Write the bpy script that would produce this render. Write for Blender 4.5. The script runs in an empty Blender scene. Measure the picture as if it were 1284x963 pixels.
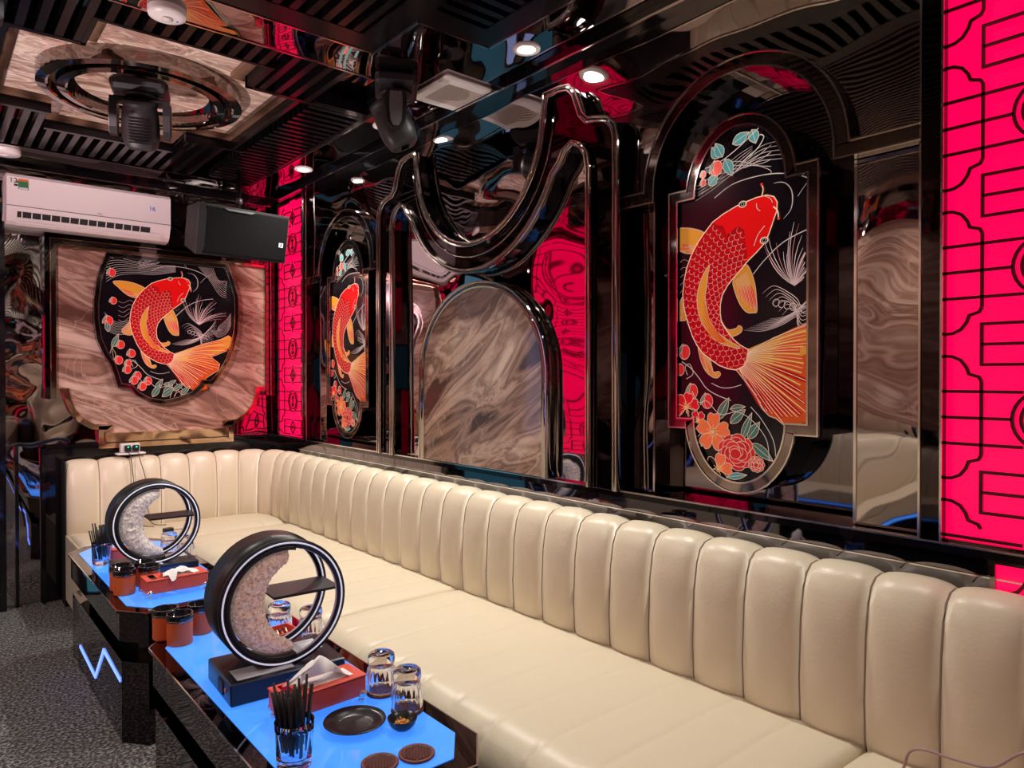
import bpy, bmesh, math, random
from mathutils import Vector, Matrix
random.seed(7)
S = bpy.context.scene
COL = S.collection
# ---------------------------------------------------------------- camera, world, exposure
FPX = 890.8
cam = bpy.data.cameras.new('camera'); cam.sensor_width = 36; cam.lens = 36*FPX/1284
cam.clip_start = 0.05
co = bpy.data.objects.new('camera', cam); COL.objects.link(co)
co.location = (0, 0, 1.5)
co.rotation_euler = (math.radians(90-0.51), 0, -math.radians(39.9))
S.camera = co
S.view_settings.view_transform = 'Standard'; S.view_settings.look = 'None'
S.view_settings.gamma = 1; S.view_settings.use_curve_mapping = False
S.view_settings.exposure = 0.3
wd = bpy.data.worlds.new('world'); S.world = wd; wd.use_nodes = True
wd.node_tree.nodes['Background'].inputs[0].default_value = (0.05, 0.045, 0.05, 1)
wd.node_tree.nodes['Background'].inputs[1].default_value = 0.3
DOWN_W = 11.5        # watts of each downlight
RED_E, BLUE_E = 1.0, .82
W, L, H = 2.2, 5.65, 2.9      # long wall x, back wall y, lower ceiling z
XL, YF = -2.3, -2.2           # the walls behind and left of the camera
PI = math.pi

# ---------------------------------------------------------------- materials
MATS = {}
def strata(name, dark, mid, light, rot, sc=1.6, st=5., rough=.08, veinc=(.8,.66,.54)):
    return ramp_mat(name, [(.36,dark),(.43,mid),(.475,tuple(.5*a for a in mid)),(.50,mid),(.535,tuple(.45*a+.55*b for a, b in zip(mid, light))),(.57,tuple(.75*a for a in mid)),(.66,light)], sc, (1,1,1/st), 1.1, 9., rough, rot=rot, tex=True, vein=(veinc, 1.9, .0035))
def mat(name, color, rough=.5, metal=0., emit=None, es=0., trans=0., bump=None, coat=0., ior=1.45, alpha=1.):
    m = bpy.data.materials.new(name); m.use_nodes = True
    b = m.node_tree.nodes['Principled BSDF']
    b.inputs['Base Color'].default_value = (*color, 1)
    b.inputs['Roughness'].default_value = rough; b.inputs['Metallic'].default_value = metal
    b.inputs['IOR'].default_value = ior
    if trans: b.inputs['Transmission Weight'].default_value = trans
    if coat: b.inputs['Coat Weight'].default_value = coat; b.inputs['Coat Roughness'].default_value = .05
    if emit: b.inputs['Emission Color'].default_value = (*emit, 1); b.inputs['Emission Strength'].default_value = es
    if bump:
        sc, dist, det = bump
        N = m.node_tree.nodes; K = m.node_tree.links
        g = N.new('ShaderNodeNewGeometry'); n = N.new('ShaderNodeTexNoise'); n.inputs['Scale'].default_value = sc
        n.inputs['Detail'].default_value = det; n.inputs['Distortion'].default_value = .4
        bp = N.new('ShaderNodeBump'); bp.inputs['Strength'].default_value = 1; bp.inputs['Distance'].default_value = dist
        K.new(g.outputs['Position'], n.inputs['Vector']); K.new(n.outputs['Fac'], bp.inputs['Height'])
        K.new(bp.outputs['Normal'], b.inputs['Normal'])
    MATS[name] = m
    return m
def ramp_mat(name, stops, scale, stretch=(1,1,1), dist=2., det=6., rough=.12, metal=0., bump=0., wave=False, rot=(0,0,0), vein=None, tex=False, glow=0.):
    m = bpy.data.materials.new(name); m.use_nodes = True
    N = m.node_tree.nodes; K = m.node_tree.links; b = N['Principled BSDF']
    g = N.new('ShaderNodeNewGeometry'); mp = N.new('ShaderNodeMapping')
    if tex: mp.vector_type = 'TEXTURE'
    mp.inputs['Scale'].default_value = stretch; mp.inputs['Rotation'].default_value = rot
    K.new(g.outputs['Position'], mp.inputs['Vector'])
    if wave:
        t = N.new('ShaderNodeTexWave'); t.inputs['Scale'].default_value = scale; t.inputs['Distortion'].default_value = dist
        t.inputs['Detail'].default_value = det; t.inputs['Detail Scale'].default_value = 1.2; t.inputs['Detail Roughness'].default_value = .62
    else:
        t = N.new('ShaderNodeTexNoise'); t.inputs['Scale'].default_value = scale; t.inputs['Detail'].default_value = det
        t.inputs['Distortion'].default_value = dist
    K.new(mp.outputs['Vector'], t.inputs['Vector'])
    cr = N.new('ShaderNodeValToRGB'); e = cr.color_ramp.elements
    e[0].position = stops[0][0]; e[0].color = (*stops[0][1], 1)
    e[1].position = stops[-1][0]; e[1].color = (*stops[-1][1], 1)
    for p, c in stops[1:-1]:
        x = e.new(p); x.color = (*c, 1)
    K.new(t.outputs['Fac'], cr.inputs['Fac'])
    out = cr.outputs['Color']
    if vein:
        vc, vs, vw = vein
        n2 = N.new('ShaderNodeTexNoise'); n2.inputs['Scale'].default_value = vs; n2.inputs['Detail'].default_value = 3; n2.inputs['Distortion'].default_value = 1.2
        K.new(g.outputs['Position'], n2.inputs['Vector'])
        ma = N.new('ShaderNodeMath'); ma.operation = 'SUBTRACT'; ma.inputs[1].default_value = .5; K.new(n2.outputs['Fac'], ma.inputs[0])
        mb = N.new('ShaderNodeMath'); mb.operation = 'ABSOLUTE'; K.new(ma.outputs[0], mb.inputs[0])
        mc = N.new('ShaderNodeMapRange'); mc.inputs['From Min'].default_value = 0; mc.inputs['From Max'].default_value = vw
        mc.inputs['To Min'].default_value = .4; mc.inputs['To Max'].default_value = 0; K.new(mb.outputs[0], mc.inputs['Value'])
        mx = N.new('ShaderNodeMix'); mx.data_type = 'RGBA'; K.new(mc.outputs['Result'], mx.inputs['Factor'])
        K.new(out, mx.inputs[6]); mx.inputs[7].default_value = (*vc, 1); out = mx.outputs[2]
    K.new(out, b.inputs['Base Color'])
    if glow: K.new(out, b.inputs['Emission Color']); b.inputs['Emission Strength'].default_value = glow
    b.inputs['Roughness'].default_value = rough; b.inputs['Metallic'].default_value = metal
    if bump:
        bp = N.new('ShaderNodeBump'); bp.inputs['Strength'].default_value = .6; bp.inputs['Distance'].default_value = bump
        K.new(t.outputs['Fac'], bp.inputs['Height']); K.new(bp.outputs['Normal'], b.inputs['Normal'])
    MATS[name] = m
    return m
mirror_wall = mat('dark wavy mirror steel', (.50,.45,.45), .02, 1., bump=(1.7, .034, .6))
mirror_ceil = mat('dark ceiling mirror steel', (.40,.36,.37), .02, 1., bump=(1.9, .026, .3))
mirror_flat = mat('dark flat mirror glass', (.22,.20,.22), .03, 1., bump=(1.5, .006, 0.))
dark_chrome = mat('dark chrome trim', (.30,.25,.23), .06, 1.)
chrome = mat('bright chrome edge', (.85,.80,.76), .12, 1.)
gold = mat('rose gold trim', (.75,.5,.33), .14, 1., bump=(6, .01, 1.))
black_gloss = mat('black gloss', (.006,.005,.007), .05, 0., coat=.3)
black_mirror = mat('black mirror', (.07,.055,.06), .03, 1., bump=(2., .008, 0.))
black_plastic = mat('black plastic', (.012,.012,.014), .38)
dark_grey = mat('dark grey plastic', (.018,.018,.020), .45)
grey_metal = mat('grey satin metal', (.22,.23,.25), .3, .6)
white_plastic = mat('white plastic', (.80,.77,.76), .35)
grille_tan = mat('vent grille shadow', (.35,.26,.20), .6)
cream = mat('cream leather', (.70,.62,.47), .34, bump=(90, .0006, 3.))
black_seam = mat('black seam', (.01,.008,.008), .6)
red_lit = mat('lit red panel', (.3,.0,.03), .25, emit=(1.,.0,.075), es=RED_E)
lattice_m = mat('dark red lattice', (.10,.004,.008), .3)
blue_lit = mat('lit blue table glass', (.05,.2,.5), .06, emit=(.045,.235,.95), es=BLUE_E)
blue_led = mat('blue led strip', (.1,.15,.8), .3, emit=(.12,.22,1.), es=2.2)
lamp_lit = mat('lit lamp lens', (1,1,1), .3, emit=(1.,.97,.93), es=14.)
white_led = mat('pale led strip', (.75,.75,.85), .3, emit=(.7,.72,.95), es=.45)
teal_lit = mat('lit teal screen', (.02,.1,.15), .2, emit=(.04,.16,.23), es=.7)
door_lit = mat('lit doorway glass', (.3,.4,.6), .2, emit=(.28,.42,.85), es=1.1)
glass = mat('clear glass', (.97,.98,1.), .02, trans=1., ior=1.45)
orange_l = mat('orange leather', (.72,.13,.03), .4)
red_lacq = mat('red lacquer box', (.74,.10,.06), .3)
silver = mat('silver casting', (.8,.8,.8), .2, 1., bump=(120, .002, 2.))
tissue_m = mat('white tissue', (.85,.83,.84), .8)
coaster_m = mat('brown rubber coaster', (.13,.025,.018), .5)
nuts_m = mat('roasted nuts', (.65,.27,.05), .5)
plate_m = mat('black melamine', (.012,.012,.014), .25)
navy_m = mat('dark navy lacquer', (.015,.016,.028), .25)
paper_m = mat('pale label', (.6,.6,.66), .4)
green_m = mat('green label', (.02,.18,.06), .5)
blue_ink = mat('blue ink', (.01,.09,.8), .5)
ink = mat('black ink', (.02,.02,.02), .5)
panel_lit = mat('lit ceiling panel', (.8,.7,.6), .4, emit=(1.,.86,.70), es=1.0)
slat_m = mat('black slat lacquer', (.006,.005,.006), .18)
slat_m.node_tree.nodes['Principled BSDF'].inputs['Specular IOR Level'].default_value = .25
spk_cloth = mat('speaker cloth', (.003,.003,.0035), 1.)
spk_cloth.node_tree.nodes['Principled BSDF'].inputs['Specular IOR Level'].default_value = .15
pink_m = mat('pink label', (.8,.15,.2), .5)
green_led = mat('green led', (0,.5,.2), .3, emit=(.02,1.,.35), es=2.)
wire_m = mat('mauve cable', (.36,.24,.25), .45)
tan_wood = mat('tan panel', (.55,.33,.16), .35)
marble = strata('brown marble', (.13,.06,.045), (.42,.24,.18), (.76,.56,.46), (0,.35,0), 1.1, 4.)
stone = strata('brown grey stone', (.10,.06,.045), (.42,.27,.20), (.72,.56,.45), (-.55,0,0), 1.3, 3.4)
marble_c = ramp_mat('ceiling marble', [(.34,(.25,.14,.10)),(.44,(.62,.44,.36)),(.49,(.36,.23,.18)),(.55,(.90,.74,.64)),(.60,(.55,.38,.30)),(.70,(.95,.82,.72))], 2.2, (1,3,1), 1.6, 8., .1, rot=(0,0,.6), vein=((.95,.85,.75), 2.5, .005))
marble_lip = ramp_mat('brown lip', [(0,(.05,.025,.015)),(1,(.22,.12,.08))], 2., (1,1,1), 3., 4., .06, wave=True)
carpet = ramp_mat('grey carpet', [(.36,(.02,.02,.02)),(.5,(.085,.083,.08)),(.62,(.30,.29,.28))], 75, (1,1,1), 0., 4., .95, bump=.01)
moon_m = ramp_mat('cratered moon resin', [(.3,(.50,.24,.20)),(.5,(.88,.60,.50)),(.66,(1.,.86,.74))], 110, (1,1,1), .6, 5., .3, bump=.012, glow=.12)  # glow added to brighten both moon faces, with no lamp inside
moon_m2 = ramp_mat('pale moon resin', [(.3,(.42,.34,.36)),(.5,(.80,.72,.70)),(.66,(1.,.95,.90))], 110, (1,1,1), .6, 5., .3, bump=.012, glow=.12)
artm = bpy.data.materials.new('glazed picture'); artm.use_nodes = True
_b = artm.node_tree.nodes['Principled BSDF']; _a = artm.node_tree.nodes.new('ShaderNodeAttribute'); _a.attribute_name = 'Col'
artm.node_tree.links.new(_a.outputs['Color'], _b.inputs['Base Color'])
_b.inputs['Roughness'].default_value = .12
# the koi pictures get an added glow of their own colour, as if back-lit
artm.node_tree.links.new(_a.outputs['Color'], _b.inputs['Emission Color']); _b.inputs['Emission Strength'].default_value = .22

# ---------------------------------------------------------------- mesh helpers
class MB:
    def __init__(s): s.v = []; s.f = []; s.mi = []; s.ms = []; s.sm = []; s.col = []; s.M = Matrix.Identity(4)
    def _m(s, m):
        if m not in s.ms: s.ms.append(m)
        return s.ms.index(m)
    def add(s, verts, faces, m, smooth=False, col=None):
        o = len(s.v); i = s._m(m)
        s.v += [tuple(s.M @ Vector(v)) for v in verts]
        for f in faces:
            s.f.append([o+k for k in f]); s.mi.append(i); s.sm.append(smooth); s.col.append(col)
        return s
    def box(s, x0, x1, y0, y1, z0, z1, m, bev=0.):
        if bev > 0:
            b = min(bev, (x1-x0)/2.01, (y1-y0)/2.01, (z1-z0)/2.01)
            V = []
            for z, i in ((z0, b), (z0+b, 0), (z1-b, 0), (z1, b)):
                for (x, y) in ((x0+b, y0+i), (x1-b, y0+i), (x1-i, y0+b), (x1-i, y1-b), (x1-b, y1-i), (x0+b, y1-i), (x0+i, y1-b), (x0+i, y0+b)):
                    V.append((x, y, z))
            F = [[7-k for k in range(8)], [24+k for k in range(8)]]
            for r in range(3):
                for k in range(8): F.append([r*8+k, r*8+(k+1) % 8, (r+1)*8+(k+1) % 8, (r+1)*8+k])
            return s.add(V, F, m)
        V = [(x0,y0,z0),(x1,y0,z0),(x1,y1,z0),(x0,y1,z0),(x0,y0,z1),(x1,y0,z1),(x1,y1,z1),(x0,y1,z1)]
        return s.add(V, [(3,2,1,0),(4,5,6,7),(0,1,5,4),(1,2,6,5),(2,3,7,6),(3,0,4,7)], m)
    def prism(s, pts, a, b, m, axis='x', side=None, smooth=False):
        # extrude a 2-D outline between a and b along an axis
        def P(p, t): return {'x': (t, p[0], p[1]), 'y': (p[0], t, p[1]), 'z': (p[0], p[1], t)}[axis]
        n = len(pts)
        A = [P(p, a) for p in pts]; B = [P(p, b) for p in pts]
        s.add(A, [list(range(n))[::-1]], m); s.add(B, [list(range(n))], m)
        s.add(A+B, [[k, (k+1) % n, n+(k+1) % n, n+k] for k in range(n)], side or m, smooth)
        return s
    def band(s, pts, w, a, b, m, axis='x', closed=False, off=0., smooth=False):
        # a strip of width w following a 2-D path, between depths a and b
        l = offset(pts, off-w/2, closed); r = offset(pts, off+w/2, closed)
        def P(p, t): return {'x': (t, p[0], p[1]), 'y': (p[0], t, p[1]), 'z': (p[0], p[1], t)}[axis]
        n = len(pts); V = []
        for i in range(n): V += [P(l[i], a), P(r[i], a), P(r[i], b), P(l[i], b)]
        F = []
        for i in range(n if closed else n-1):
            j = (i+1) % n
            for k in range(4): F.append([i*4+k, i*4+(k+1) % 4, j*4+(k+1) % 4, j*4+k])
        if not closed: F += [[3,2,1,0], [(n-1)*4+k for k in range(4)]]
        return s.add(V, F, m, smooth)
    def tube(s, path, r, m, n=8, closed=False):
        P = [Vector(p) for p in path]; V = []; F = []; N = len(P)
        R = r if isinstance(r, (list, tuple)) else [r]*N
        up = Vector((0,0,1))
        for i, p in enumerate(P):
            if closed: d = P[(i+1) % N]-P[i-1]
            else: d = P[min(i+1, N-1)]-P[max(i-1, 0)]
            d.normalize()
            a = d.cross(up) if abs(d.z) < .95 else d.cross(Vector((1,0,0)))
            a.normalize(); b = d.cross(a)
            V += [tuple(p+R[i]*(a*math.cos(2*PI*k/n)+b*math.sin(2*PI*k/n))) for k in range(n)]
        for i in range(N if closed else N-1):
            j = (i+1) % N
            F += [[i*n+k, i*n+(k+1) % n, j*n+(k+1) % n, j*n+k] for k in range(n)]
        if not closed: F += [list(range(n))[::-1], [(N-1)*n+k for k in range(n)]]
        return s.add(V, F, m, True)
    def lathe(s, prof, c, m, n=32, flute=0., nf=0, smooth=True, cap=True):
        V = []; F = []; k = len(prof)
        for i in range(n):
            t = 2*PI*i/n
            for r, z in prof:
                rr = r*(1+(flute*math.cos(nf*t) if nf else 0))
                V.append((c[0]+rr*math.cos(t), c[1]+rr*math.sin(t), c[2]+z))
        for i in range(n):
            j = (i+1) % n
            F += [[i*k+q, j*k+q, j*k+q+1, i*k+q+1] for q in range(k-1)]
        return s.add(V, F, m, smooth)
    def disc(s, c, r, z, m, n=32, up=True):
        V = [(c[0]+r*math.cos(2*PI*i/n), c[1]+r*math.sin(2*PI*i/n), z) for i in range(n)]
        return s.add(V, [list(range(n)) if up else list(range(n))[::-1]], m)
    def build(s, name, parent=None, loc=None, rot=None, fix=True):
        me = bpy.data.meshes.new(name); me.from_pydata(s.v, [], s.f)
        for m in s.ms: me.materials.append(m)
        for p, i, sm in zip(me.polygons, s.mi, s.sm): p.material_index = i; p.use_smooth = sm
        if any(c is not None for c in s.col):
            at = me.color_attributes.new('Col', 'FLOAT_COLOR', 'CORNER')
            for p, c in zip(me.polygons, s.col):
                cc = c if c is not None else (.5,.5,.5)
                for li in p.loop_indices: at.data[li].color = (*cc, 1)
        me.validate(); me.update()
        if fix:
            b = bmesh.new(); b.from_mesh(me); bmesh.ops.recalc_face_normals(b, faces=b.faces); b.to_mesh(me); b.free()
        o = bpy.data.objects.new(name, me); COL.objects.link(o)
        if parent: o.parent = parent
        if loc: o.location = loc
        if rot: o.rotation_euler = rot
        return o
def offset(pts, d, closed):
    n = len(pts); out = []
    for i in range(n):
        def seg(a, b):
            v = Vector((pts[b][0]-pts[a][0], pts[b][1]-pts[a][1])); v.normalize(); return Vector((-v.y, v.x))
        if closed: n1 = seg(i-1, i); n2 = seg(i, (i+1) % n)
        else:
            n1 = seg(i-1, i) if i > 0 else seg(0, 1); n2 = seg(i, i+1) if i < n-1 else n1
        b = n1+n2
        if b.length < 1e-4: b = n1.copy()
        b.normalize(); c = max(b.dot(n1), .35)
        out.append((pts[i][0]+b.x*d/c, pts[i][1]+b.y*d/c))
    return out
def arc(cx, cy, r, a0, a1, n=24, ry=None):
    ry = r if ry is None else ry
    return [(cx+r*math.cos(math.radians(a0+(a1-a0)*i/n)), cy+ry*math.sin(math.radians(a0+(a1-a0)*i/n))) for i in range(n+1)]
def smooth_path(pts, k=6, closed=False):
    n = len(pts); out = []
    rng = range(n) if closed else range(n-1)
    for i in rng:
        p0 = pts[(i-1) % n] if (closed or i > 0) else pts[0]; p1 = pts[i]; p2 = pts[(i+1) % n]
        p3 = pts[(i+2) % n] if (closed or i+2 < n) else pts[-1]
        for j in range(k):
            t = j/k; t2 = t*t; t3 = t2*t
            out.append(tuple(.5*((2*b)+(-a+c)*t+(2*a-5*b+4*c-d)*t2+(-a+3*b-3*c+d)*t3) for a, b, c, d in zip(p0, p1, p2, p3)))
    if not closed: out.append(tuple(pts[-1]))
    return out
def tag(o, label=None, cat=None, group=None, kind=None):
    if label: o['label'] = label
    if cat: o['category'] = cat
    if group: o['group'] = group
    if kind: o['kind'] = kind
    return o
def struct(o, label=None): o['kind'] = 'structure'; 
def thing(name, label, cat, loc=(0,0,0), rz=0., group=None, rot=None):
    o = bpy.data.objects.new(name, None); COL.objects.link(o); o.location = loc
    o.rotation_euler = rot or (0, 0, rz); o.empty_display_size = .05
    return tag(o, label, cat, group)
def copy_tree(o, loc=None, rot=None, label=None, parent=None):
    c = o.copy(); COL.objects.link(c)
    if parent: c.parent = parent
    if loc is not None: c.location = loc
    if rot is not None: c.rotation_euler = rot
    if label: c['label'] = label
    for ch in list(o.children): copy_tree(ch, parent=c)
    return c
def text_mesh(body, size, m, name, parent, loc, rot):
    cu = bpy.data.curves.new(name, 'FONT'); cu.body = body; cu.size = size; cu.extrude = .0005
    t = bpy.data.objects.new(name, cu); COL.objects.link(t)
    dg = bpy.context.evaluated_depsgraph_get(); me = bpy.data.meshes.new_from_object(t.evaluated_get(dg))
    bpy.data.objects.remove(t); bpy.data.curves.remove(cu)
    me.materials.clear(); me.materials.append(m)
    o = bpy.data.objects.new(name, me); COL.objects.link(o); o.parent = parent; o.location = loc; o.rotation_euler = rot
    return o
# ================================================================ the setting
fl = MB().box(XL-.1, W+.4, YF-.1, L+.3, -.05, 0, carpet).build('floor'); struct(fl)
# ---- ceiling: upper slab (mirror) and a lower plate with two coffers
SH = 2.98
struct(MB().box(XL-.1, W+.4, YF-.1, L+.3, SH, SH+.05, mirror_ceil).build('ceiling'))
F1 = (-.12, 1.88, 2.98, 5.22)      # far coffer x0,x1,y0,y1
F2 = (-1.3, 1.87, -1.6, 2.745)     # near coffer, its corner notched at (1.52, 2.39)
pl = MB()
def plate(x0, x1, y0, y1): pl.box(x0, x1, y0, y1, H, SH-.002, mirror_ceil)
plate(XL, F2[0], YF, F1[2]); plate(XL, F1[0], F1[2], L)
plate(F1[0], W, F1[3], L); plate(F1[1], W, F1[2], F1[3])
plate(F2[0], W, F2[3], F1[2]); plate(1.52, W, 2.39, F2[3])
plate(F2[1], W, YF, 2.39); plate(F2[0], F2[1], YF, F2[2])
struct(pl.build('trim_1'))
# thin bright edges of the coffers
ed = MB()
def edge(x0, y0, x1, y1):
    t = .004
    ed.box(min(x0,x1)-t, max(x0,x1)+t, min(y0,y1)-t, max(y0,y1)+t, H-.004, H+.004, chrome)
for a in ((F1[0],F1[2],F1[1],F1[2]),(F1[0],F1[3],F1[1],F1[3]),(F1[1],F1[2],F1[1],F1[3]),
          (F2[0],F2[3],1.52,F2[3]),(1.52,2.39,1.52,F2[3]),(1.52,2.39,F2[1],2.39),(F2[1],F2[2],F2[1],2.39)): edge(*a)
struct(ed.build('trim_2'))
# ---- slatted grilles, marble coffer
def slats(name, label, rects_y, rects_x, frames, pitch=.066, w=.031):
    root = thing(name, label, 'ceiling grille', (0,0,H))
    b = MB()
    for x0, x1, y0, y1 in rects_y:       # slats that run along y
        n = max(1, int((x1-x0)/pitch))
        for i in range(n):
            x = x0+(i+.5)*(x1-x0)/n; b.box(x-w/2, x+w/2, y0, y1, .002, .055, slat_m)
    for x0, x1, y0, y1 in rects_x:       # slats that run along x
        n = max(1, int((y1-y0)/pitch))
        for i in range(n):
            y = y0+(i+.5)*(y1-y0)/n; b.box(x0, x1, y-w/2, y+w/2, .002, .055, slat_m)
    b.build('slats', root)
    f = MB()
    for x0, x1, y0, y1 in frames: f.box(x0, x1, y0, y1, 0, .079, slat_m)
    f.build('frame', root)
    return root
slats('slatted_grille', 'black slatted ceiling grille around the marble recess with the mirrored ring', 
      [(F1[0], .55, 2.98, 3.44), (.55, 1.22, 2.98, 3.17), (1.25, 1.56, 2.98, 3.44), (F1[0], .55, 4.49, 5.2), (.55, 1.22, 4.77, 5.2), (1.22, 1.48, 4.49, 5.2)],
      [(1.56, 1.86, 3.40, 5.18), (F1[0], .26, 3.47, 4.46)],
      [(.55, 1.22, 3.17, 3.19), (1.22, 1.86, 3.44, 3.47), (1.22, 1.25, 3.17, 3.46), (F1[0], .55, 3.44, 3.47), (.53, .55, 3.17, 3.46),
       (1.48, 1.50, 3.47, 4.46), (.26, .28, 3.47, 4.46), (.55, 1.22, 4.74, 4.77), (F1[0], .55, 4.46, 4.49), (1.22, 1.56, 4.46, 4.49), (1.85, 1.878, 2.99, 5.2)])
slats('slatted_grille', 'black slatted ceiling grille with a notched corner, above the sofa near the air vent',
      [(F2[0]+.1, 1.40, F2[2]+.1, 2.62)],
      [(1.52, 1.76, -1.4, 2.26)],
      [(F2[0], 1.52, 2.62, 2.743), (1.40, 1.518, F2[2]+.1, 2.62), (1.52, 1.868, 2.27, 2.388), (1.76, 1.868, F2[2], 2.27), (F2[0]+.01, F2[0]+.1, F2[2], 2.62), (F2[0], 1.76, F2[2], F2[2]+.1)])
mc = MB(); zc = SH-.006
mc.prism([(.55,3.19),(1.22,3.19),(1.22,3.47),(1.48,3.47),(1.48,4.46),(1.22,4.46),(1.22,4.74),(.55,4.74),(.55,4.46),(.28,4.46),(.28,3.47),(.55,3.47)], zc, SH-.001, marble_c, 'z')
struct(mc.build('trim_3'))
t = thing('lit_ceiling_panel', 'softly lit beige ceiling panel behind the slats above the camera', 'ceiling light', (.25, .54, SH))
MB().box(-1.1, 1.12, -1.3, 1.3, -.012, -.004, panel_lit).build('diffuser', t); MB().box(-1.13, 1.15, -1.33, 1.33, -.004, -.001, white_plastic).build('backing', t)
lp = MB()
cross = [(.55,3.19),(1.22,3.19),(1.22,3.47),(1.48,3.47),(1.48,4.46),(1.22,4.46),(1.22,4.74),(.55,4.74),(.55,4.46),(.28,4.46),(.28,3.47),(.55,3.47)]
lp.band(cross, .05, SH-.03, zc, marble_lip, 'z', True, off=.027)
struct(lp.build('trim_4'))
# round mirrored ring with the disc the moving light hangs from
rg = thing('ceiling_ring', 'round stepped mirror ring hung in the marble ceiling recess', 'ceiling ring', (.885, 3.95, 0))
b = MB(); b.lathe([(.46, zc), (.46, 2.905), (.42, 2.90), (.41, 2.905), (.41, 2.93)], (0,0,0), dark_chrome, 64, smooth=False)
b.build('outer_ring', rg)
b = MB(); b.lathe([(.41, 2.93), (.38, 2.93), (.375, 2.90), (.34, 2.895), (.33, 2.90), (.33, 2.955), (.0, 2.955)], (0,0,0), dark_chrome, 64, smooth=False)
b.build('inner_ring', rg)
b = MB(); b.lathe([(.0, 2.952), (.29, 2.952), (.30, 2.95), (.30, 2.956)], (0,0,0), marble_c, 64, smooth=False)
b.build('centre_disc', rg)

# ---- long wall on the right
def arch_poly(cy, r, zb, zt, y0, y1, zlow, top):
    return [(y0, zlow), (cy-r, zlow)] + [(cy-r*math.cos(math.radians(a)), zt+r*math.sin(math.radians(a))) for a in range(0, 181, 6)] + [(cy+r, zlow), (y1, zlow), (y1, top), (y0, top)]
wr = MB()
wr.box(2.2, 2.36, YF, L, 0, 1.035, mirror_flat)                   # base
KC = (1.394, 4.316); YS = ((.80, 1.95), (3.765, 4.93))
wr.box(2.32, 2.36, .76, 4.99, 1.035, H, mirror_flat)
for (y0, y1), cy in zip(YS, KC):
    wr.prism(arch_poly(cy, .35, 1.035, 2.21, y0, y1, 2.19, H), 2.2, 2.319, mirror_wall, 'x')
    wr.box(2.225, 2.319, y0, cy-.39, 1.035, 2.19, mirror_wall); wr.box(2.225, 2.319, cy+.39, y1, 1.035, 2.19, mirror_wall)
wr.box(2.2, 2.319, 1.95, 3.765, 1.035, H, mirror_wall)
for y0, y1 in ((.745, .80), (4.93, 4.99)): wr.box(2.17, 2.319, y0, y1, 1.035, H, black_mirror)
wr.box(2.24, 2.36, YF, .745, 1.035, H, black_mirror); wr.box(2.24, 2.36, 4.99, L, 1.035, H, black_mirror)
struct(wr.build('wall_right'))
tr = MB()
# cornice under the ceiling and ledge above the sofa
tr.box(2.13, 2.2, YF, L, 2.865, 2.899, black_gloss); tr.box(2.124, 2.131, YF, L, 2.862, 2.868, chrome)
tr.box(2.172, 2.2, YF, L, 1.018, 1.045, black_gloss); tr.box(2.168, 2.174, YF, L, 1.04, 1.046, chrome)
tr.box(2.194, 2.2, YF, L, .962, .966, chrome)
for y in (.745, .80, 4.93, 4.99): tr.box(2.164, 2.171, y-.003, y+.003, 1.046, 2.862, chrome)
struct(tr.build('trim_5'))
# arch mouldings with shoulders in the two koi bays
for k, ((y0, y1), cy) in enumerate(zip(YS, KC)):
    b = MB(); R = .372
    path = [(y0, 2.195), (cy-R, 2.195)]+[(cy-R*math.cos(math.radians(a)), 2.21+R*math.sin(math.radians(a))) for a in range(0, 181, 5)]+[(cy+R, 2.195), (y1, 2.195)]
    b.band(path, .046, 2.165, 2.215, dark_chrome, 'x')
    b.band(path, .005, 2.160, 2.166, chrome, 'x', off=.023); b.band(path, .005, 2.160, 2.166, chrome, 'x', off=-.023)
    for yy in (cy-.39, cy+.39): b.box(2.219, 2.226, yy-.004, yy+.004, 1.046, 2.17, chrome)
    b.box(2.17, 2.32, cy-.003, cy+.003, 2.555, 2.56, chrome)
    struct(b.build('trim_%d' % (6+k)))
# the scrolled frame of the middle bay
c0 = 2.855
def mir(half): return [(c0-d, z) for d, z in half]+[(c0+d, z) for d, z in reversed(half)]
half_o = [(.948, 1.046), (.948, 2.46), (.935, 2.505), (.90, 2.54), (.85, 2.555), (.79, 2.565), (.755, 2.60), (.735, 2.65), (.715, 2.70), (.68, 2.735), (.62, 2.745), (.535, 2.745), (.528, 2.69)]+[(.52*math.cos(math.radians(a)), 2.69-.52*math.sin(math.radians(a))) for a in range(8, 90, 6)]
half_i = [(.797, 1.046), (.797, 2.37), (.785, 2.43), (.75, 2.475), (.70, 2.495), (.655, 2.475), (.625, 2.43)]+[(.645*math.cos(math.radians(a)), 2.68-.645*math.sin(math.radians(a))) for a in range(27, 90, 6)]
po, pi_ = mir(half_o), mir(half_i)
b = MB()
n = len(pi_)
ring = po+pi_[::-1]
b.prism(ring, 2.15, 2.2, black_mirror, 'x')
for p, w_ in ((po, .022), (pi_, .018)):
    b.band(p, w_, 2.128, 2.152, dark_chrome, 'x', smooth=True); b.band(p, .005, 2.124, 2.129, chrome, 'x', off=w_/2); b.band(p, .005, 2.124, 2.129, chrome, 'x', off=-w_/2)
u2 = [(c0+.575*math.cos(math.radians(a)), 2.685-.575*math.sin(math.radians(a))) for a in range(4, 177, 4)]
b.band(u2, .006, 2.142, 2.151, dark_chrome, 'x', smooth=True)
struct(b.build('trim_8'))

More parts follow.
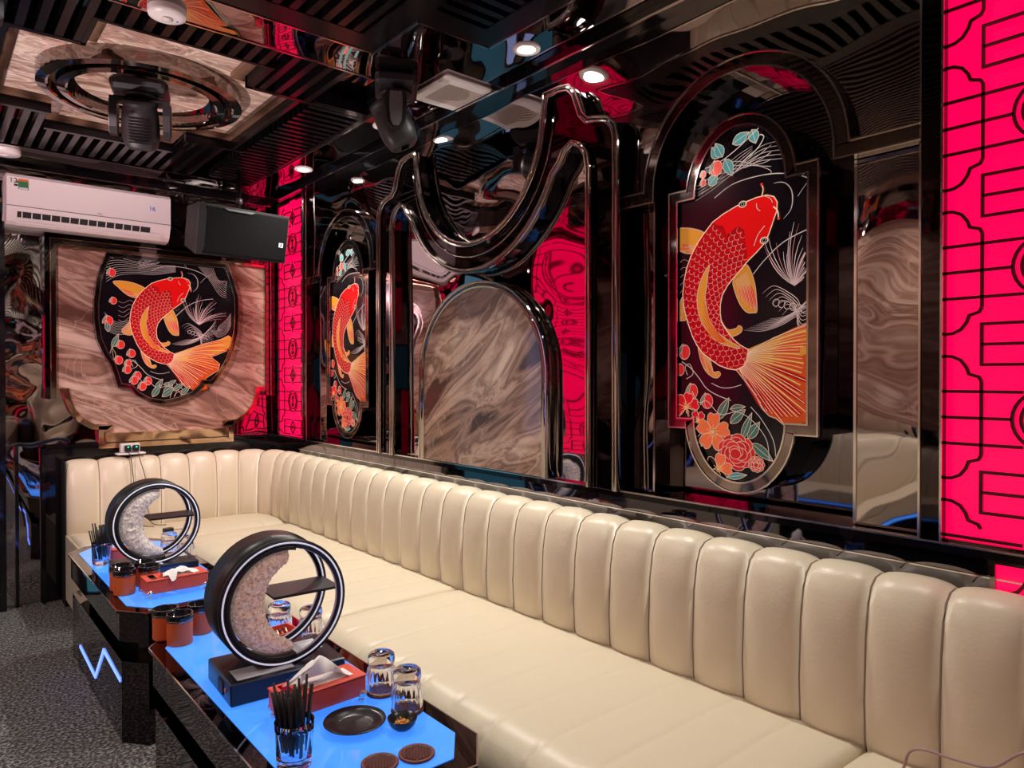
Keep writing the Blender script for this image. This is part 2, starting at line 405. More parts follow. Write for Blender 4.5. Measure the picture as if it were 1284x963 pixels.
# ---- back wall
wb = MB()
wb.box(XL, W+.36, L, L+.2, 0, H, mirror_wall)
struct(wb.build('wall_back'))
b = MB()
b.box(.62, 2.2, L-.02, L, 0, 1.03, black_gloss)
b.box(.625, .645, L-.06, L-.02, 0, 1.045, black_gloss); b.box(.625, 2.2, L-.06, L-.0, 1.03, 1.05, black_gloss)
b.box(XL, W, L-.05, L, 2.86, 2.899, black_gloss); b.box(XL, W, L-.056, L-.05, 2.86, 2.865, chrome)
b.box(1.42, 1.44, L-.012, L, 2.46, 2.86, dark_chrome)
b.box(.395, .43, L-.08, L, 0, 2.5, black_gloss); b.box(.48, .50, L-.04, L, 0, 1.05, black_gloss)
struct(b.build('trim_9'))
struct(MB().box(XL-.1, XL, YF, L, 0, H, mirror_wall).build('wall_left'))
struct(MB().box(XL-.1, W+.36, YF-.1, YF, 0, H, mirror_wall).build('wall_front'))

# ================================================================ red lit lattice panels
def lattice_geo(b, w, z0, z1, zoff, t=.0085):
    # local: u across (x), z up, front at y = 0 (towards -y)
    def bar(x0, x1, a0, a1): b.box(x0, x1, -.006, 0, a0, a1, lattice_m)
    hw = w/2; P = .40
    k0 = int((z0-zoff)/P)-1
    def line(pts, ww=t):
        pts = [p for p in pts if z0 < p[1] < z1 and -hw <= p[0] <= hw]
        if len(pts) > 1: b.band(pts, ww, -.006, 0, lattice_m, 'y')
    for k in range(k0, k0+12):
        zc_ = zoff+k*P
        if z0+.08 < zc_ < z1-.08:
            line(arc(0, zc_, .080, 0, 360, 28)); line(arc(0, zc_, .060, 0, 360, 24))
            line([(0, zc_-.045), (0, zc_+.045)])
            for dz in (-.02, 0, .02): line([(-.026, zc_+dz), (.026, zc_+dz)], .005)
            line(arc(0, zc_+.02, .02, 0, 180, 8), .004); line(arc(0, zc_-.02, .02, 180, 360, 8), .004)
        for s in (-1, 1):
            for dz in (-.072, 0, .072):
                if z0 < zc_+dz < z1: line([(s*hw, zc_+dz), (s*(.080 if dz == 0 else .055), zc_+dz)])
            xr = s*(hw-.10)
            line([(xr, zc_-.10), (xr, zc_+.10)])
            for q in (-1, 1):
                line([(xr, zc_+q*.10), (xr+s*.006, zc_+q*.112), (xr+s*.030, zc_+q*.120), (xr+s*.036, zc_+q*.138), (xr+s*.050, zc_+q*.158), (xr+s*.070, zc_+q*.168), (s*hw-s*.0005, zc_+q*.171)])
            ze = zc_+P/2
            line([(s*.035, ze+.055), (xr, ze+.055), (xr, ze-.055), (s*.035, ze-.055)] if s < 0 else [(s*.035, ze-.055), (xr, ze-.055), (xr, ze+.055), (s*.035, ze+.055)])
            line([(xr, ze), (s*.05, ze)])
        ze = zc_+P/2
        line([(0, ze-.05), (.045, ze), (0, ze+.05), (-.045, ze), (0, ze-.05)])
        line([(0, ze-.075), (0, ze+.075)], .005); line([(-.02, ze), (.02, ze)], .02)
def red_panel(loc, rz, w, z0, z1, label, zoff=1.45):
    r = thing('red_light_panel', label, 'light panel', (loc[0], loc[1], z0), rz, 'red lit panels with a black lattice')
    MB().box(-w/2, w/2, .002, .03, 0, z1-z0, red_lit).build('lit_panel', r)
    b = MB(); lattice_geo(b, w, 0, z1-z0, zoff-z0); b.build('lattice', r)
    f = MB()
    f.band([(-w/2-.006, -.006), (w/2+.006, -.006), (w/2+.006, z1-z0+.0), (-w/2-.006, z1-z0+.0)], .012, -.010, .03, dark_chrome, 'y', True)
    f.build('frame', r)
    return r
red_panel((2.205, .508, 0), -PI/2, .50, 1.052, 2.86, 'large glowing red lattice panel at the near end of the mirrored long wall', 1.79)
red_panel((2.205, 5.252, 0), -PI/2, .52, 1.052, 2.86, 'narrow glowing red lattice panel on the long wall beside the loudspeaker', 1.72)
red_panel((2.196, .20, 0), -PI/2, .84, .3, 1.012, 'low glowing red lattice panel below the wall ledge, behind the near end of the sofa', .7)
red_panel((-1.25, L-.04, 0), 0, .62, .75, 2.84, 'glowing red lattice panel on the back wall, seen only in the mirrors')
red_panel((XL+.04, 1.2, 0), PI/2, .7, 1.05, 2.84, 'glowing red lattice panel opposite the koi pictures, seen only in the mirrors')
red_panel((XL+.04, 4.6, 0), PI/2, .7, 1.05, 2.84, 'glowing red lattice panel in the far left corner, seen only in the mirrors')
red_panel((-.9, YF+.04, 0), PI, .7, .3, 2.84, 'glowing red lattice panel on the wall behind the camera, seen only in the mirrors')
# mirrored-only features of the far side of the room
t = thing('doorway_window', 'tall pale blue lit glass on the back wall, reflected by the stone arch', 'window', (-.68, L-.03, .9))
MB().box(-.14, .14, .0, .02, 0, 1.1, door_lit).build('pane', t)
MB().band([(-.155,-.015),(.155,-.015),(.155,1.115),(-.155,1.115)], .03, -.02, .03, black_gloss, 'y', True).build('frame', t)
t = thing('glass_door', 'dim teal glass door on the back wall left of the air conditioner, mostly out of view', 'door', (-.05, L-.03, 0))
MB().box(-.42, .42, 0, .02, .02, 2.42, teal_lit).build('door_glass', t); MB().band([(-.43,.0),(.43,.0),(.43,2.44),(-.43,2.44)], .03, -.02, .025, black_gloss, 'y', True).build('frame', t)
MB().tube([(-.36,-.05,.9),(-.36,-.05,1.3)], .012, chrome, 10).tube([(-.36,-.05,.93),(-.36,.0,.93)], .008, chrome, 8).tube([(-.36,-.05,1.27),(-.36,.0,1.27)], .008, chrome, 8).build('handle', t)
t = thing('wall_screen', 'dim teal screen on the wall behind the camera, seen only in the mirrors', 'screen', (-1.45, YF+.04, 1.2))
MB().box(-.65, .65, -.02, 0, 0, .8, teal_lit).build('screen_glass', t, rot=(0,0,PI))
MB().box(-.68, .68, -.03, .005, -.03, .0, black_plastic).box(-.68,.68,-.03,.005,.8,.83,black_plastic).box(-.68,-.65,-.03,.005,0,.8,black_plastic).box(.65,.68,-.03,.005,0,.8,black_plastic).build('bezel', t)
b = MB()
for y0, y1 in ((-1.6, .6), (1.8, 4.0)): b.box(XL, XL+.03, y0, y1, 1.1, 2.7, marble)
struct(b.build('trim_10'))
b = MB()
b.box(-2.2, -1.8, L-.03, L, 1., 2.7, marble)
struct(b.build('trim_11'))

def fill_spot(name, label, loc, target, power, col, cone):  # unseen spot cans added to brighten the back wall and ceiling recess
    t = thing(name, label, 'stage light', loc)
    d = (Vector(target)-Vector(loc)).normalized(); q = d.to_track_quat('-Z', 'Y').to_euler()
    b = MB(); b.lathe([(0,.16),(.05,.155),(.06,.13),(.062,.0),(.066,-.01),(.058,-.01),(.055,.02),(0,.02)], (0,0,0), black_plastic, 28); c = b.build('can', t); c.rotation_euler = q
    b = MB(); b.lathe([(0,.022),(.05,.022)], (0,0,0), white_led, 24); c = b.build('lens', t); c.rotation_euler = q
    s = 1 if loc[2] > 1.5 else -1
    MB().box(-.075, -.068, -.015, .015, min(0, s*.12), max(0, s*.12), black_plastic).box(.068, .075, -.015, .015, min(0, s*.12), max(0, s*.12), black_plastic).box(-.075, .075, -.03, .03, min(s*.11, s*.13), max(s*.11, s*.13), black_plastic).build('bracket', t)
    ld = bpy.data.lights.new('lamp', 'SPOT'); ld.energy = power; ld.color = col; ld.spot_size = math.radians(cone); ld.spot_blend = .6; ld.shadow_soft_size = .05
    lo = bpy.data.objects.new('lamp', ld); COL.objects.link(lo); lo.parent = t; lo.rotation_euler = q; lo.location = tuple(d*.03)
    return t
fill_spot('fill_light', 'added black can light out of view, brightens the back wall from across the room', (-1.5, 1.2, 2.76), (1.1, 5.6, 2.3), 400, (1., .68, .73), 46)
fill_spot('fill_light', 'added black can light on the floor out of view, brightens the marble ceiling recess', (-.60, 3.6, .13), (.80, 3.95, 2.95), 230, (1., .80, .78), 62)
# ================================================================ stone arch on the long wall
sc, sr = 2.858, .49
arch = [(sc-sr, 1.05)]+[(sc-sr*math.cos(math.radians(a)), 1.52+.43*math.sin(math.radians(a))) for a in range(0, 181, 5)]+[(sc+sr, 1.05)]
t = thing('stone_arch', 'arched brown stone panel in the middle of the mirrored long wall', 'wall panel', (2.2, sc, 1.05))
def loc_yz(p): return [(y-sc, z-1.05) for y, z in p]
MB().prism(loc_yz(arch), -.035, -.001, stone, 'x').build('stone_slab', t)
b = MB(); pa = loc_yz(arch)
b.band(pa, .030, -.05, -.001, dark_chrome, 'x', off=.017, smooth=True); b.band(pa, .005, -.054, -.049, chrome, 'x', off=.033); b.band(pa, .004, -.04, -.034, chrome, 'x', off=.001)
b.build('frame', t)

# ================================================================ koi pictures
BK = (.004,.003,.005); CR = (.70,.48,.36); RD = (.50,.004,.008); RD2 = (.78,.006,.006); GD = (.72,.30,.035); OR = (.62,.08,.01); TE = (.07,.30,.32); WH = (.62,.54,.50)
DG = (.05,.16,.13)
class Art:
    def __init__(s, umin=-9, umax=9, shape=None): s.b = MB(); s.d = .0004; s.u0 = umin; s.u1 = umax; s.shape = shape
    def clip(s, P):
        for sgn, lim in ((1, s.u1), (-1, -s.u0)):
            out = []; n = len(P)
            for i in range(n):
                a, c = P[i], P[(i+1) % n]; ia = sgn*a[0] <= lim; ic = sgn*c[0] <= lim
                if ia: out.append(a)
                if ia != ic:
                    t = (sgn*lim-a[0])/(c[0]-a[0]); out.append((a[0]+t*(c[0]-a[0]), a[1]+t*(c[1]-a[1])))
            P = out
            if len(P) < 3: return []
        return P
    def poly(s, P, col, step=True, tol=.12):
        P = s.clip(P)
        if len(P) < 3: return
        if s.shape and sum(not inside(p, s.shape) for p in P) > tol*len(P): return
        s.d += .00006 if step else 0
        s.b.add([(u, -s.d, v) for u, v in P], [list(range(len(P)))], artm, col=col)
    def line(s, P, w, col, taper=False, closed=False):
        if closed: P = list(P)+[P[0]]
        n = len(P)
        if n < 2: return
        s.d += .00001
        for i in range(n-1):
            def ww(k): return w*(math.sin(PI*(k+.5)/n)*.9+.15) if taper else w
            a, c = Vector(P[i]), Vector(P[i+1])
            if (c-a).length < 1e-6: continue
            if s.shape and not (inside(P[i], s.shape) and inside(P[i+1], s.shape)): continue
            nn = Vector((-(c-a).y, (c-a).x)).normalized(); e = (c-a).normalized()*w*.2
            q = [tuple(a-e+nn*ww(i)/2), tuple(c+e+nn*ww(i+1)/2), tuple(c+e-nn*ww(i+1)/2), tuple(a-e-nn*ww(i)/2)]
            q = s.clip(q)
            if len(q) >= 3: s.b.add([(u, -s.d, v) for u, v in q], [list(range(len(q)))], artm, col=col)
def inside(p, P):
    r = False; n = len(P)
    for i in range(n):
        a, b = P[i], P[(i+1) % n]
        if (a[1] > p[1]) != (b[1] > p[1]) and p[0] < (b[0]-a[0])*(p[1]-a[1])/(b[1]-a[1])+a[0]: r = not r
    return r
BODY = [(-0.141,0.274),(-0.104,0.309),(-0.061,0.33),(-0.009,0.348),(0.029,0.356),(0.068,0.363),(0.107,0.364),(0.133,0.354),(0.145,0.334),(0.144,0.305),(0.133,0.278),(0.124,0.254),(0.114,0.229),(0.098,0.202),(0.069,0.176),(0.036,0.151),(0.009,0.124),(-0.018,0.1),(-0.043,0.075),(-0.064,0.043),(-0.072,0.009),(-0.072,-0.022),(-0.067,-0.053),(-0.045,-0.085),(-0.017,-0.117),(0.01,-0.138),(0.039,-0.153),(0.036,-0.182),(0.023,-0.21),(-0.009,-0.223),(-0.043,-0.218),(-0.077,-0.206),(-0.111,-0.185),(-0.147,-0.16),(-0.172,-0.129),(-0.19,-0.098),(-0.212,-0.045),(-0.228,0.008),(-0.234,0.061),(-0.228,0.112),(-0.217,0.156),(-0.198,0.199),(-0.171,0.24)]
HEAD = [(-0.104,0.309),(-0.061,0.33),(-0.009,0.348),(0.029,0.356),(0.068,0.363),(0.107,0.364),(0.133,0.354),(0.145,0.334),(0.144,0.305),(0.133,0.278),(0.124,0.254),(0.114,0.229),(0.098,0.202),(0.069,0.176),(0.036,0.151),(0.029,0.2),(0.022,0.261),(-0.002,0.277),(-0.047,0.253),(-0.061,0.286),(-0.09,0.297)]
DORSAL = [(-0.118,0.157),(-0.126,0.114),(-0.129,0.077),(-0.136,0.046),(-0.129,0.001),(-0.114,-0.044),(-0.088,-0.083),(-0.038,-0.119),(0.003,-0.142),(0,-0.148),(-0.052,-0.134),(-0.095,-0.114),(-0.132,-0.075),(-0.159,-0.029),(-0.17,0.023),(-0.167,0.068),(-0.148,0.117)]
FIN_UL = [(-0.141,0.274),(-0.194,0.3),(-0.265,0.312),(-0.33,0.303),(-0.297,0.265),(-0.257,0.23),(-0.217,0.211),(-0.182,0.213),(-0.163,0.242)]
FIN_R = [(0.029,0.14),(0.05,0.107),(0.063,0.064),(0.068,0.022),(0.07,-0.023),(0.057,-0.028),(0.03,-0.023),(0.003,0.009),(-0.018,0.06),(-0.022,0.091),(0.002,0.119)]
FIN_S = [(-0.07,-0.047),(-0.045,-0.079),(-0.011,-0.078),(-0,-0.069),(0.013,-0.076),(0.01,-0.091),(-0.01,-0.102),(-0.031,-0.104),(-0.052,-0.085)]
FIN_L = [(-0.234,0.048),(-0.252,0.03),(-0.28,-0.001),(-0.272,-0.028),(-0.236,-0.037),(-0.22,-0.025)]
FIN_LOW = [(-0.168,-0.135),(-0.157,-0.184),(-0.136,-0.224),(-0.111,-0.245),(-0.087,-0.251),(-0.073,-0.239),(-0.08,-0.228),(-0.101,-0.23),(-0.108,-0.212),(-0.118,-0.185),(-0.147,-0.16)]
TAIL = [(0.01,-0.14),(0.046,-0.156),(0.132,-0.117),(0.248,-0.077),(0.356,-0.043),(0.405,-0.016),(0.436,-0.04),(0.43,-0.084),(0.393,-0.123),(0.332,-0.15),(0.284,-0.169),(0.344,-0.218),(0.332,-0.262),(0.272,-0.3),(0.25,-0.315),(0.257,-0.393),(0.171,-0.407),(0.142,-0.386),(0.117,-0.379),(0.093,-0.357),(0.068,-0.313),(0.036,-0.273),(-0.009,-0.223)]
FLW = [(-.245,-.22)]

def lerp(a, b, t): return (a[0]+(b[0]-a[0])*t, a[1]+(b[1]-a[1])*t)
def fin(A, out, base, tipA, tipB, n, red=RD2, ray=CR, fill=GD, curve=0., kr=.62):
    # filled fin with red rays fanning from its base to its outline
    A.poly(smooth_path(out, 4, True), fill)
    O = smooth_path(out, 8, True)
    rnd = random.Random(3)
    for i in range(n):
        t = (i+.5)/n; tip = lerp(tipA, tipB, t)
        bs = lerp(base[0], base[1], t)
        m_ = lerp(bs, tip, .5); dx, dy = tip[0]-bs[0], tip[1]-bs[1]
        path = [lerp(lerp(bs, (m_[0]-dy*curve, m_[1]+dx*curve), q/7), lerp((m_[0]-dy*curve, m_[1]+dx*curve), tip, q/7), q/7) for q in range(8)]
        path = [p for p in path if inside(p, O)]
        if len(path) < 3: continue
        k = int(len(path)*(1-kr)); L_ = math.hypot(dx, dy)
        if i % 2 == 0: A.line(path[k:], L_*.055, red, taper=True)
        A.line(path, .0015, ray)
    A.line(O, .0028, CR, closed=True)
def flower(A, c, r, col, n=5, rot=0., inner=(.95,.45,.15), dark=(.45,.01,.01)):
    for k in range(n):
        a = rot+2*PI*k/n
        P = [(c[0]+r*(.15*math.cos(a)+q*math.cos(a)*.9-w_*math.sin(a)), c[1]+r*(.15*math.sin(a)+q*math.sin(a)*.9+w_*math.cos(a))) for q, w_ in ((0,0),(.3,.3),(.7,.38),(.95,.22),(.88,0),(.95,-.22),(.7,-.38),(.3,-.3))]
        P = smooth_path(P, 3, True); A.poly(P, col); A.line(P, .0024, CR, closed=True)
    for k in range(10):
        a = rot+2*PI*k/10
        A.line([c, (c[0]+r*.4*math.cos(a), c[1]+r*.4*math.sin(a))], .0022, inner)
    A.poly(arc(c[0], c[1], r*.12, 0, 350, 10), inner)
def peony(A, c, r, col=(.72,.02,.03)):
    for ring, n, rr in ((1., 9, .42), (.72, 7, .4), (.45, 5, .36), (.15, 3, .3)):
        for k in range(n):
            a = 2*PI*k/n+ring*2.1; cc = (c[0]+r*ring*.62*math.cos(a), c[1]+r*ring*.55*math.sin(a))
            P = arc(cc[0], cc[1], r*rr, 0, 345, 14, r*rr*.85); A.poly(P, col if (k % 2) else (.60,.01,.02)); A.line(P, .0022, CR, closed=True)
def leaf(A, a, b_, w, col=DG):
    a, b_ = Vector(a), Vector(b_); d = b_-a; nn = Vector((-d.y, d.x)).normalized()*w
    up = [tuple(a+d*t+nn*math.sin(PI*t**.8)) for t in (0,.15,.35,.55,.75,.9,1)]
    dn = [tuple(a+d*t-nn*math.sin(PI*t**.8)) for t in (.9,.75,.55,.35,.15)]
    A.poly(up+dn, col); A.line(up+dn, .0022, CR, closed=True); A.line([tuple(a), tuple(b_)], .0018, CR)
def bud(A, c, r, col=(.75,.03,.03)):
    A.poly(arc(c[0], c[1], r, 0, 345, 14, r*1.15), col); A.line(arc(c[0], c[1], r, 0, 345, 14, r*1.15), .002, CR, closed=True)
    A.line(arc(c[0], c[1], r*.5, 60, 300, 8, r*1.1), .0018, CR)
    leaf(A, (c[0]-r*1.2, c[1]-r*.6), (c[0]-r*.3, c[1]+r*1.3), r*.3, (.10,.18,.14))
def koi_art(A, wide=False):
    wv = (.50,.42,.40)
    # water lines
    for k in range(5):
        o = k*.012
        A.line(smooth_path([(-.17+o, .42+o*2), (-.05+o, .455+o), (.06+o, .50-o), (.12, .53-o*2)], 6), .0022, wv)
        A.line(smooth_path([(-.18, .40+o), (-.10, .43+o), (-.01, .475+o), (.05, .515+o*.6)], 6), .002, wv)
        A.line(smooth_path([(.02, .475+o*.6), (.08, .485+o), (.14, .478+o*1.2), (.19, .47+o)], 6), .0022, wv)
        A.line(smooth_path([(-.30, .18-k*.03), (-.27, .17-k*.03), (-.235, .19-k*.028), (-.21, .18-k*.03)], 5), .0018, (.4,.3,.3))
    A.line(smooth_path([(-.10, .395), (-.02, .43), (.10, .435), (.20, .415), (.26, .385)], 8), .003, WH)
    A.line(smooth_path([(.13, .40), (.165, .395), (.19, .37), (.197, .335), (.19, .30), (.165, .275)], 6), .0035, WH, taper=True)
    A.line(smooth_path([(.055, .105), (.10, .15), (.16, .195), (.23, .222), (.30, .235)], 8), .003, WH)
    A.line(smooth_path([(.30, .41), (.25, .38), (.215, .34)], 6), .002, wv)
    # feathered spray on the right
    cx, cy = .205, .05
    for k in range(26):
        a = math.radians(35+k*4.6); ln = .16+.05*math.sin(k*.9)
        q = math.radians(-18)
        P = [(cx+ln*t*math.cos(a+q*t), cy+ln*t*math.sin(a+q*t)) for t in (0,.2,.4,.6,.8,1)]
        A.line(P, .0022, (.75,.62,.60) if k % 3 else (.5,.2,.22), taper=True)
    for k in range(7):
        y = .045-k*.013
        A.line(smooth_path([(.09+k*.012, y-.01), (.13+k*.01, y+.012), (.18+k*.006, y-.012), (.215, y-.04), (.235, y-.07), (.30, y-.03)], 6), .0022, (.7,.55,.52), taper=True)
        A.line(arc(.14+k*.02, .0-k*.006, .012, 0, 290, 10), .002, (.7,.55,.52))
    for k in range(9):
        A.line(smooth_path([(.02+k*.012, -.085+k*.004), (.09+k*.012, -.092+k*.006), (.16+k*.012, -.075+k*.010), (.22+k*.01, -.045+k*.013), (.32, .0+k*.012)], 6), .0022, (.62,.48,.47), taper=True)
    # bare tendrils low left
    A.line(smooth_path([(-.24,-.19),(-.20,-.215),(-.165,-.25),(-.13,-.29),(-.08,-.315),(-.03,-.33)], 8), .003, WH)
    A.line(smooth_path([(-.22,-.255),(-.19,-.235),(-.205,-.20),(-.225,-.21),(-.215,-.24)], 6), .0026, WH)
    A.line(smooth_path([(-.11,-.27),(-.07,-.285),(-.03,-.285),(.01,-.275)], 6), .0024, WH)
    # pectoral and low fins go beneath the body
    fin(A, FIN_UL, ((-.16,.235),(-.175,.195)), (-.34,.28), (-.20,.13), 12, curve=.08)
    fin(A, FIN_LOW, ((-.165,-.15),(-.12,-.19)), (-.10,-.30), (-.085,-.22), 5, curve=-.05, kr=.8)
    fin(A, FIN_L, ((-.232,.06),(-.235,.0)), (-.30,-.03), (-.245,-.06), 6)
    fin(A, FIN_R, ((.02,.14),(-.02,.10)), (.075,-.035), (.0,.03), 10, curve=.05)
    fin(A, FIN_S, ((-.07,-.02),(-.05,-.08)), (.0,-.09), (-.02,-.07), 3, red=GD)
    # tail
    A.poly(TAIL, OR, tol=.6)
    up = [(.0,-.165), (.04,-.15), (.13,-.118), (.24,-.078), (.35,-.043), (.405,-.016), (.43,-.04), (.425,-.08), (.35,-.135), (.27,-.165), (.15,-.20), (.03,-.195)]
    A.poly(smooth_path(up, 3, True), GD, tol=.6)
    rnd = random.Random(5)
    n = 30
    tipsrc = [(.41,-.03),(.42,-.09),(.36,-.14),(.31,-.17),(.34,-.22),(.33,-.27),(.27,-.31),(.24,-.33),(.255,-.40),(.21,-.40),(.165,-.40),(.11,-.375),(.07,-.31)]
    for i in range(n):
        t = i/(n-1)*(len(tipsrc)-1); k = min(int(t), len(tipsrc)-2); tip = lerp(tipsrc[k], tipsrc[k+1], t-k)
        bs = lerp((.045,-.155), (.0,-.215), i/(n-1)); m_ = lerp(bs, tip, .5); dx, dy = tip[0]-bs[0], tip[1]-bs[1]
        cv = .10-.16*i/n
        mm = (m_[0]-dy*cv, m_[1]+dx*cv)
        path = [lerp(lerp(bs, mm, q/9), lerp(mm, tip, q/9), q/9) for q in range(10)]
        g = [p for p in path if inside(p, TAIL) or inside(p, up)]
        if len(g) < 4: continue
        if i % 2: A.line(g[3:], .017, (.50,.008,.006) if i > 11 else (.70,.09,.01), taper=True)
        else: A.line(g[1:], .007, GD if i < 22 else (.72,.11,.01), taper=True)
        A.line(g, .0017, (.88,.70,.52))
    A.line(TAIL, .003, CR, closed=True)
    # body, scales, head
    A.poly(BODY, RD); 
    sp = smooth_path([(.05,.27), (-.05,.19), (-.115,.10), (-.145,.0), (-.13,-.08), (-.07,-.145), (.02,-.185)], 40)
    cum = 0; last = sp[0]; row = 0; D = .0225
    A.d += .0001
    for i in range(1, len(sp)):
        cum += math.hypot(sp[i][0]-last[0], sp[i][1]-last[1]); last = sp[i]
        if cum < D*.82: continue
        cum = 0; row += 1; tx, ty = sp[i][0]-sp[i-1][0], sp[i][1]-sp[i-1][1]; l_ = math.hypot(tx, ty); tx /= l_; ty /= l_
        nx, ny = -ty, tx
        for j in range(-9, 10):
            o = (j+(.5 if row % 2 else 0))*D
            c = (sp[i][0]+nx*o, sp[i][1]+ny*o)
            if not inside(c, BODY) or inside(c, HEAD): continue
            P = []
            for q in range(9):
                a = PI*q/8; u_, w_ = math.cos(a)*D*.5, math.sin(a)*D*.62
                P.append((c[0]+nx*u_+tx*w_, c[1]+ny*u_+ty*w_))
            P = [p for p in P if inside(p, BODY)]
            if len(P) > 4:
                if (row*7+j*3) % 4 == 0: A.poly(P, (.42,.004,.01), step=False)
                A.line(P, .0015, (.80,.36,.28))
    A.d += .0001
    A.poly(HEAD, RD2)
    A.line(BODY, .0034, (.95,.70,.50), closed=True)
    fin(A, DORSAL, ((-.12,.14),(-.13,.05)), (-.03,-.14), (.01,-.14), 0)
    for k in range(7):
        A.line(smooth_path([(-.145,.03-k*.018), (-.12,-.03-k*.012), (-.085,-.085-k*.006), (-.05,-.125)], 5), .003, (.7,.06,.02), taper=True)
    for (ex, ey) in ((.016,.350), (.098,.213)):
        A.poly(arc(ex, ey, .016, 0, 345, 14, .012), (.9,.7,.5)); A.poly(arc(ex, ey, .012, 0, 345, 12, .009), BK); A.line(arc(ex, ey, .006, 0, 340, 10), .0018, WH)
    A.line(smooth_path([(.069,.342),(.072,.325),(.083,.315)], 5), .0026, WH)
    A.line(smooth_path([(.10,.362),(.12,.35),(.128,.335)], 5), .0022, WH)
    A.line(smooth_path([(.06,.20),(.075,.235),(.10,.262)], 5), .0024, WH)
    A.line(smooth_path([(.088,.362),(.094,.385),(.088,.404)], 5), .004, (.95,.6,.4)); bud_c = (.088,.404)
    A.poly(arc(bud_c[0], bud_c[1], .005, 0, 340, 8), (.85,.02,.05))
    A.line(smooth_path([(.132,.320),(.146,.305),(.150,.28)], 5), .004, (.95,.75,.55)); A.poly(arc(.15,.278,.005,0,340,8), (.85,.05,.05))
    # flowers
    for p in ((-.225,-.155), (-.19,-.30), (-.125,-.335)): bud(A, p, .024)
    for p in FLW: bud(A, p, .02)
    for a, b_, w in ((( -.08,-.40),(-.035,-.32),.018), ((-.03,-.41),(.03,-.36),.017), ((.04,-.46),(.085,-.40),.018), ((.015,-.465),(.055,-.37),.014), ((.055,-.475),(.135,-.53),.018), ((-.15,-.50),(-.11,-.44),.016), ((-.17,-.52),(-.15,-.45),.014), ((-.03,-.36),(.03,-.35),.012)):
        leaf(A, a, b_, w)
    A.line(smooth_path([(-.19,-.30),(-.16,-.34),(-.125,-.335),(-.07,-.38),(.0,-.37),(.06,-.40),(.11,-.46),(.12,-.53)], 6), .0024, WH)
    A.line(smooth_path([(.05,-.35),(.09,-.39),(.135,-.46),(.145,-.53)], 6), .0024, WH)
    if not wide:
        flower(A, (-.215,-.36), .055, (.72,.012,.02), 6, .3); flower(A, (-.165,-.405), .035, (.65,.01,.02), 5, .8)
        flower(A, (-.10,-.445), .068, (.86,.16,.05), 5, .25); peony(A, (-.005,-.51), .072)
        flower(A, (-.075,-.575), .055, (.86,.16,.06), 5, .1); leaf(A, (-.04,-.60), (.04,-.585), .012, TE); peony(A, (.075,-.545), .03)
    if wide:
        for q in range(9):
            A.line(smooth_path([(-.37, .30+q*.018), (-.30, .345+q*.014), (-.20, .365+q*.010), (-.08, .37+q*.008), (.05, .40+q*.005)], 6), .0020, wv)
            A.line(smooth_path([(.20+q*.012, .45), (.27+q*.008, .37), (.34+q*.006, .27+q*.012), (.39, .25+q*.012)], 6), .0020, wv)
            A.line(smooth_path([(-.38, .10-q*.012), (-.33, .05-q*.010), (-.28, .045-q*.01), (-.24, .06-q*.01)], 6), .0018, wv)
            A.line(smooth_path([(.28+q*.01, .02), (.33, -.03+q*.008), (.39, .0+q*.012), (.42, .06+q*.01)], 6), .0018, (.5,.38,.38))
        for p_, c_ in (((-.33,.18),.020), ((-.36,.05),.028), ((-.29,-.10),.024), ((-.30,-.20),.024), ((-.25,-.26),.024), ((-.21,-.33),.024), ((-.16,-.37),.024), ((-.34,.36),.024)): bud(A, p_, c_)
        for a, b_, w in (((-.36,-.02),(-.37,.05),.015), ((-.34,-.12),(-.30,-.03),.016), ((-.33,-.20),(-.34,-.12),.016), ((-.10,-.44),(-.05,-.36),.020), ((-.04,-.44),(.04,-.38),.020), ((.03,-.40),(.10,-.35),.016), ((.08,-.43),(.14,-.37),.016), ((.0,-.36),(.05,-.33),.013)):
            leaf(A, a, b_, w)
    # branch at the top
    if not wide:
        for q, (a, b_) in enumerate((((-.075,.53),(-.105,.575)), ((-.02,.565),(.045,.59)), ((-.05,.52),(-.02,.455)), ((.055,.595),(.07,.545)), ((-.115,.44),(-.08,.475)), ((-.06,.53),(-.09,.585)))):
            leaf(A, a, b_, .020, TE)
        A.line(smooth_path([(.09,.60),(.05,.575),(-.01,.54),(-.07,.515),(-.13,.505)], 6), .003, WH)
        A.line(smooth_path([(.0,.47),(.03,.50),(.06,.515),(.085,.535),(.10,.56),(.085,.57),(.075,.555)], 6), .003, WH)
        bud(A, (-.085,.495), .024, (.85,.10,.08)); bud(A, (-.14,.485), .012); bud(A, (-.14,.455), .012)
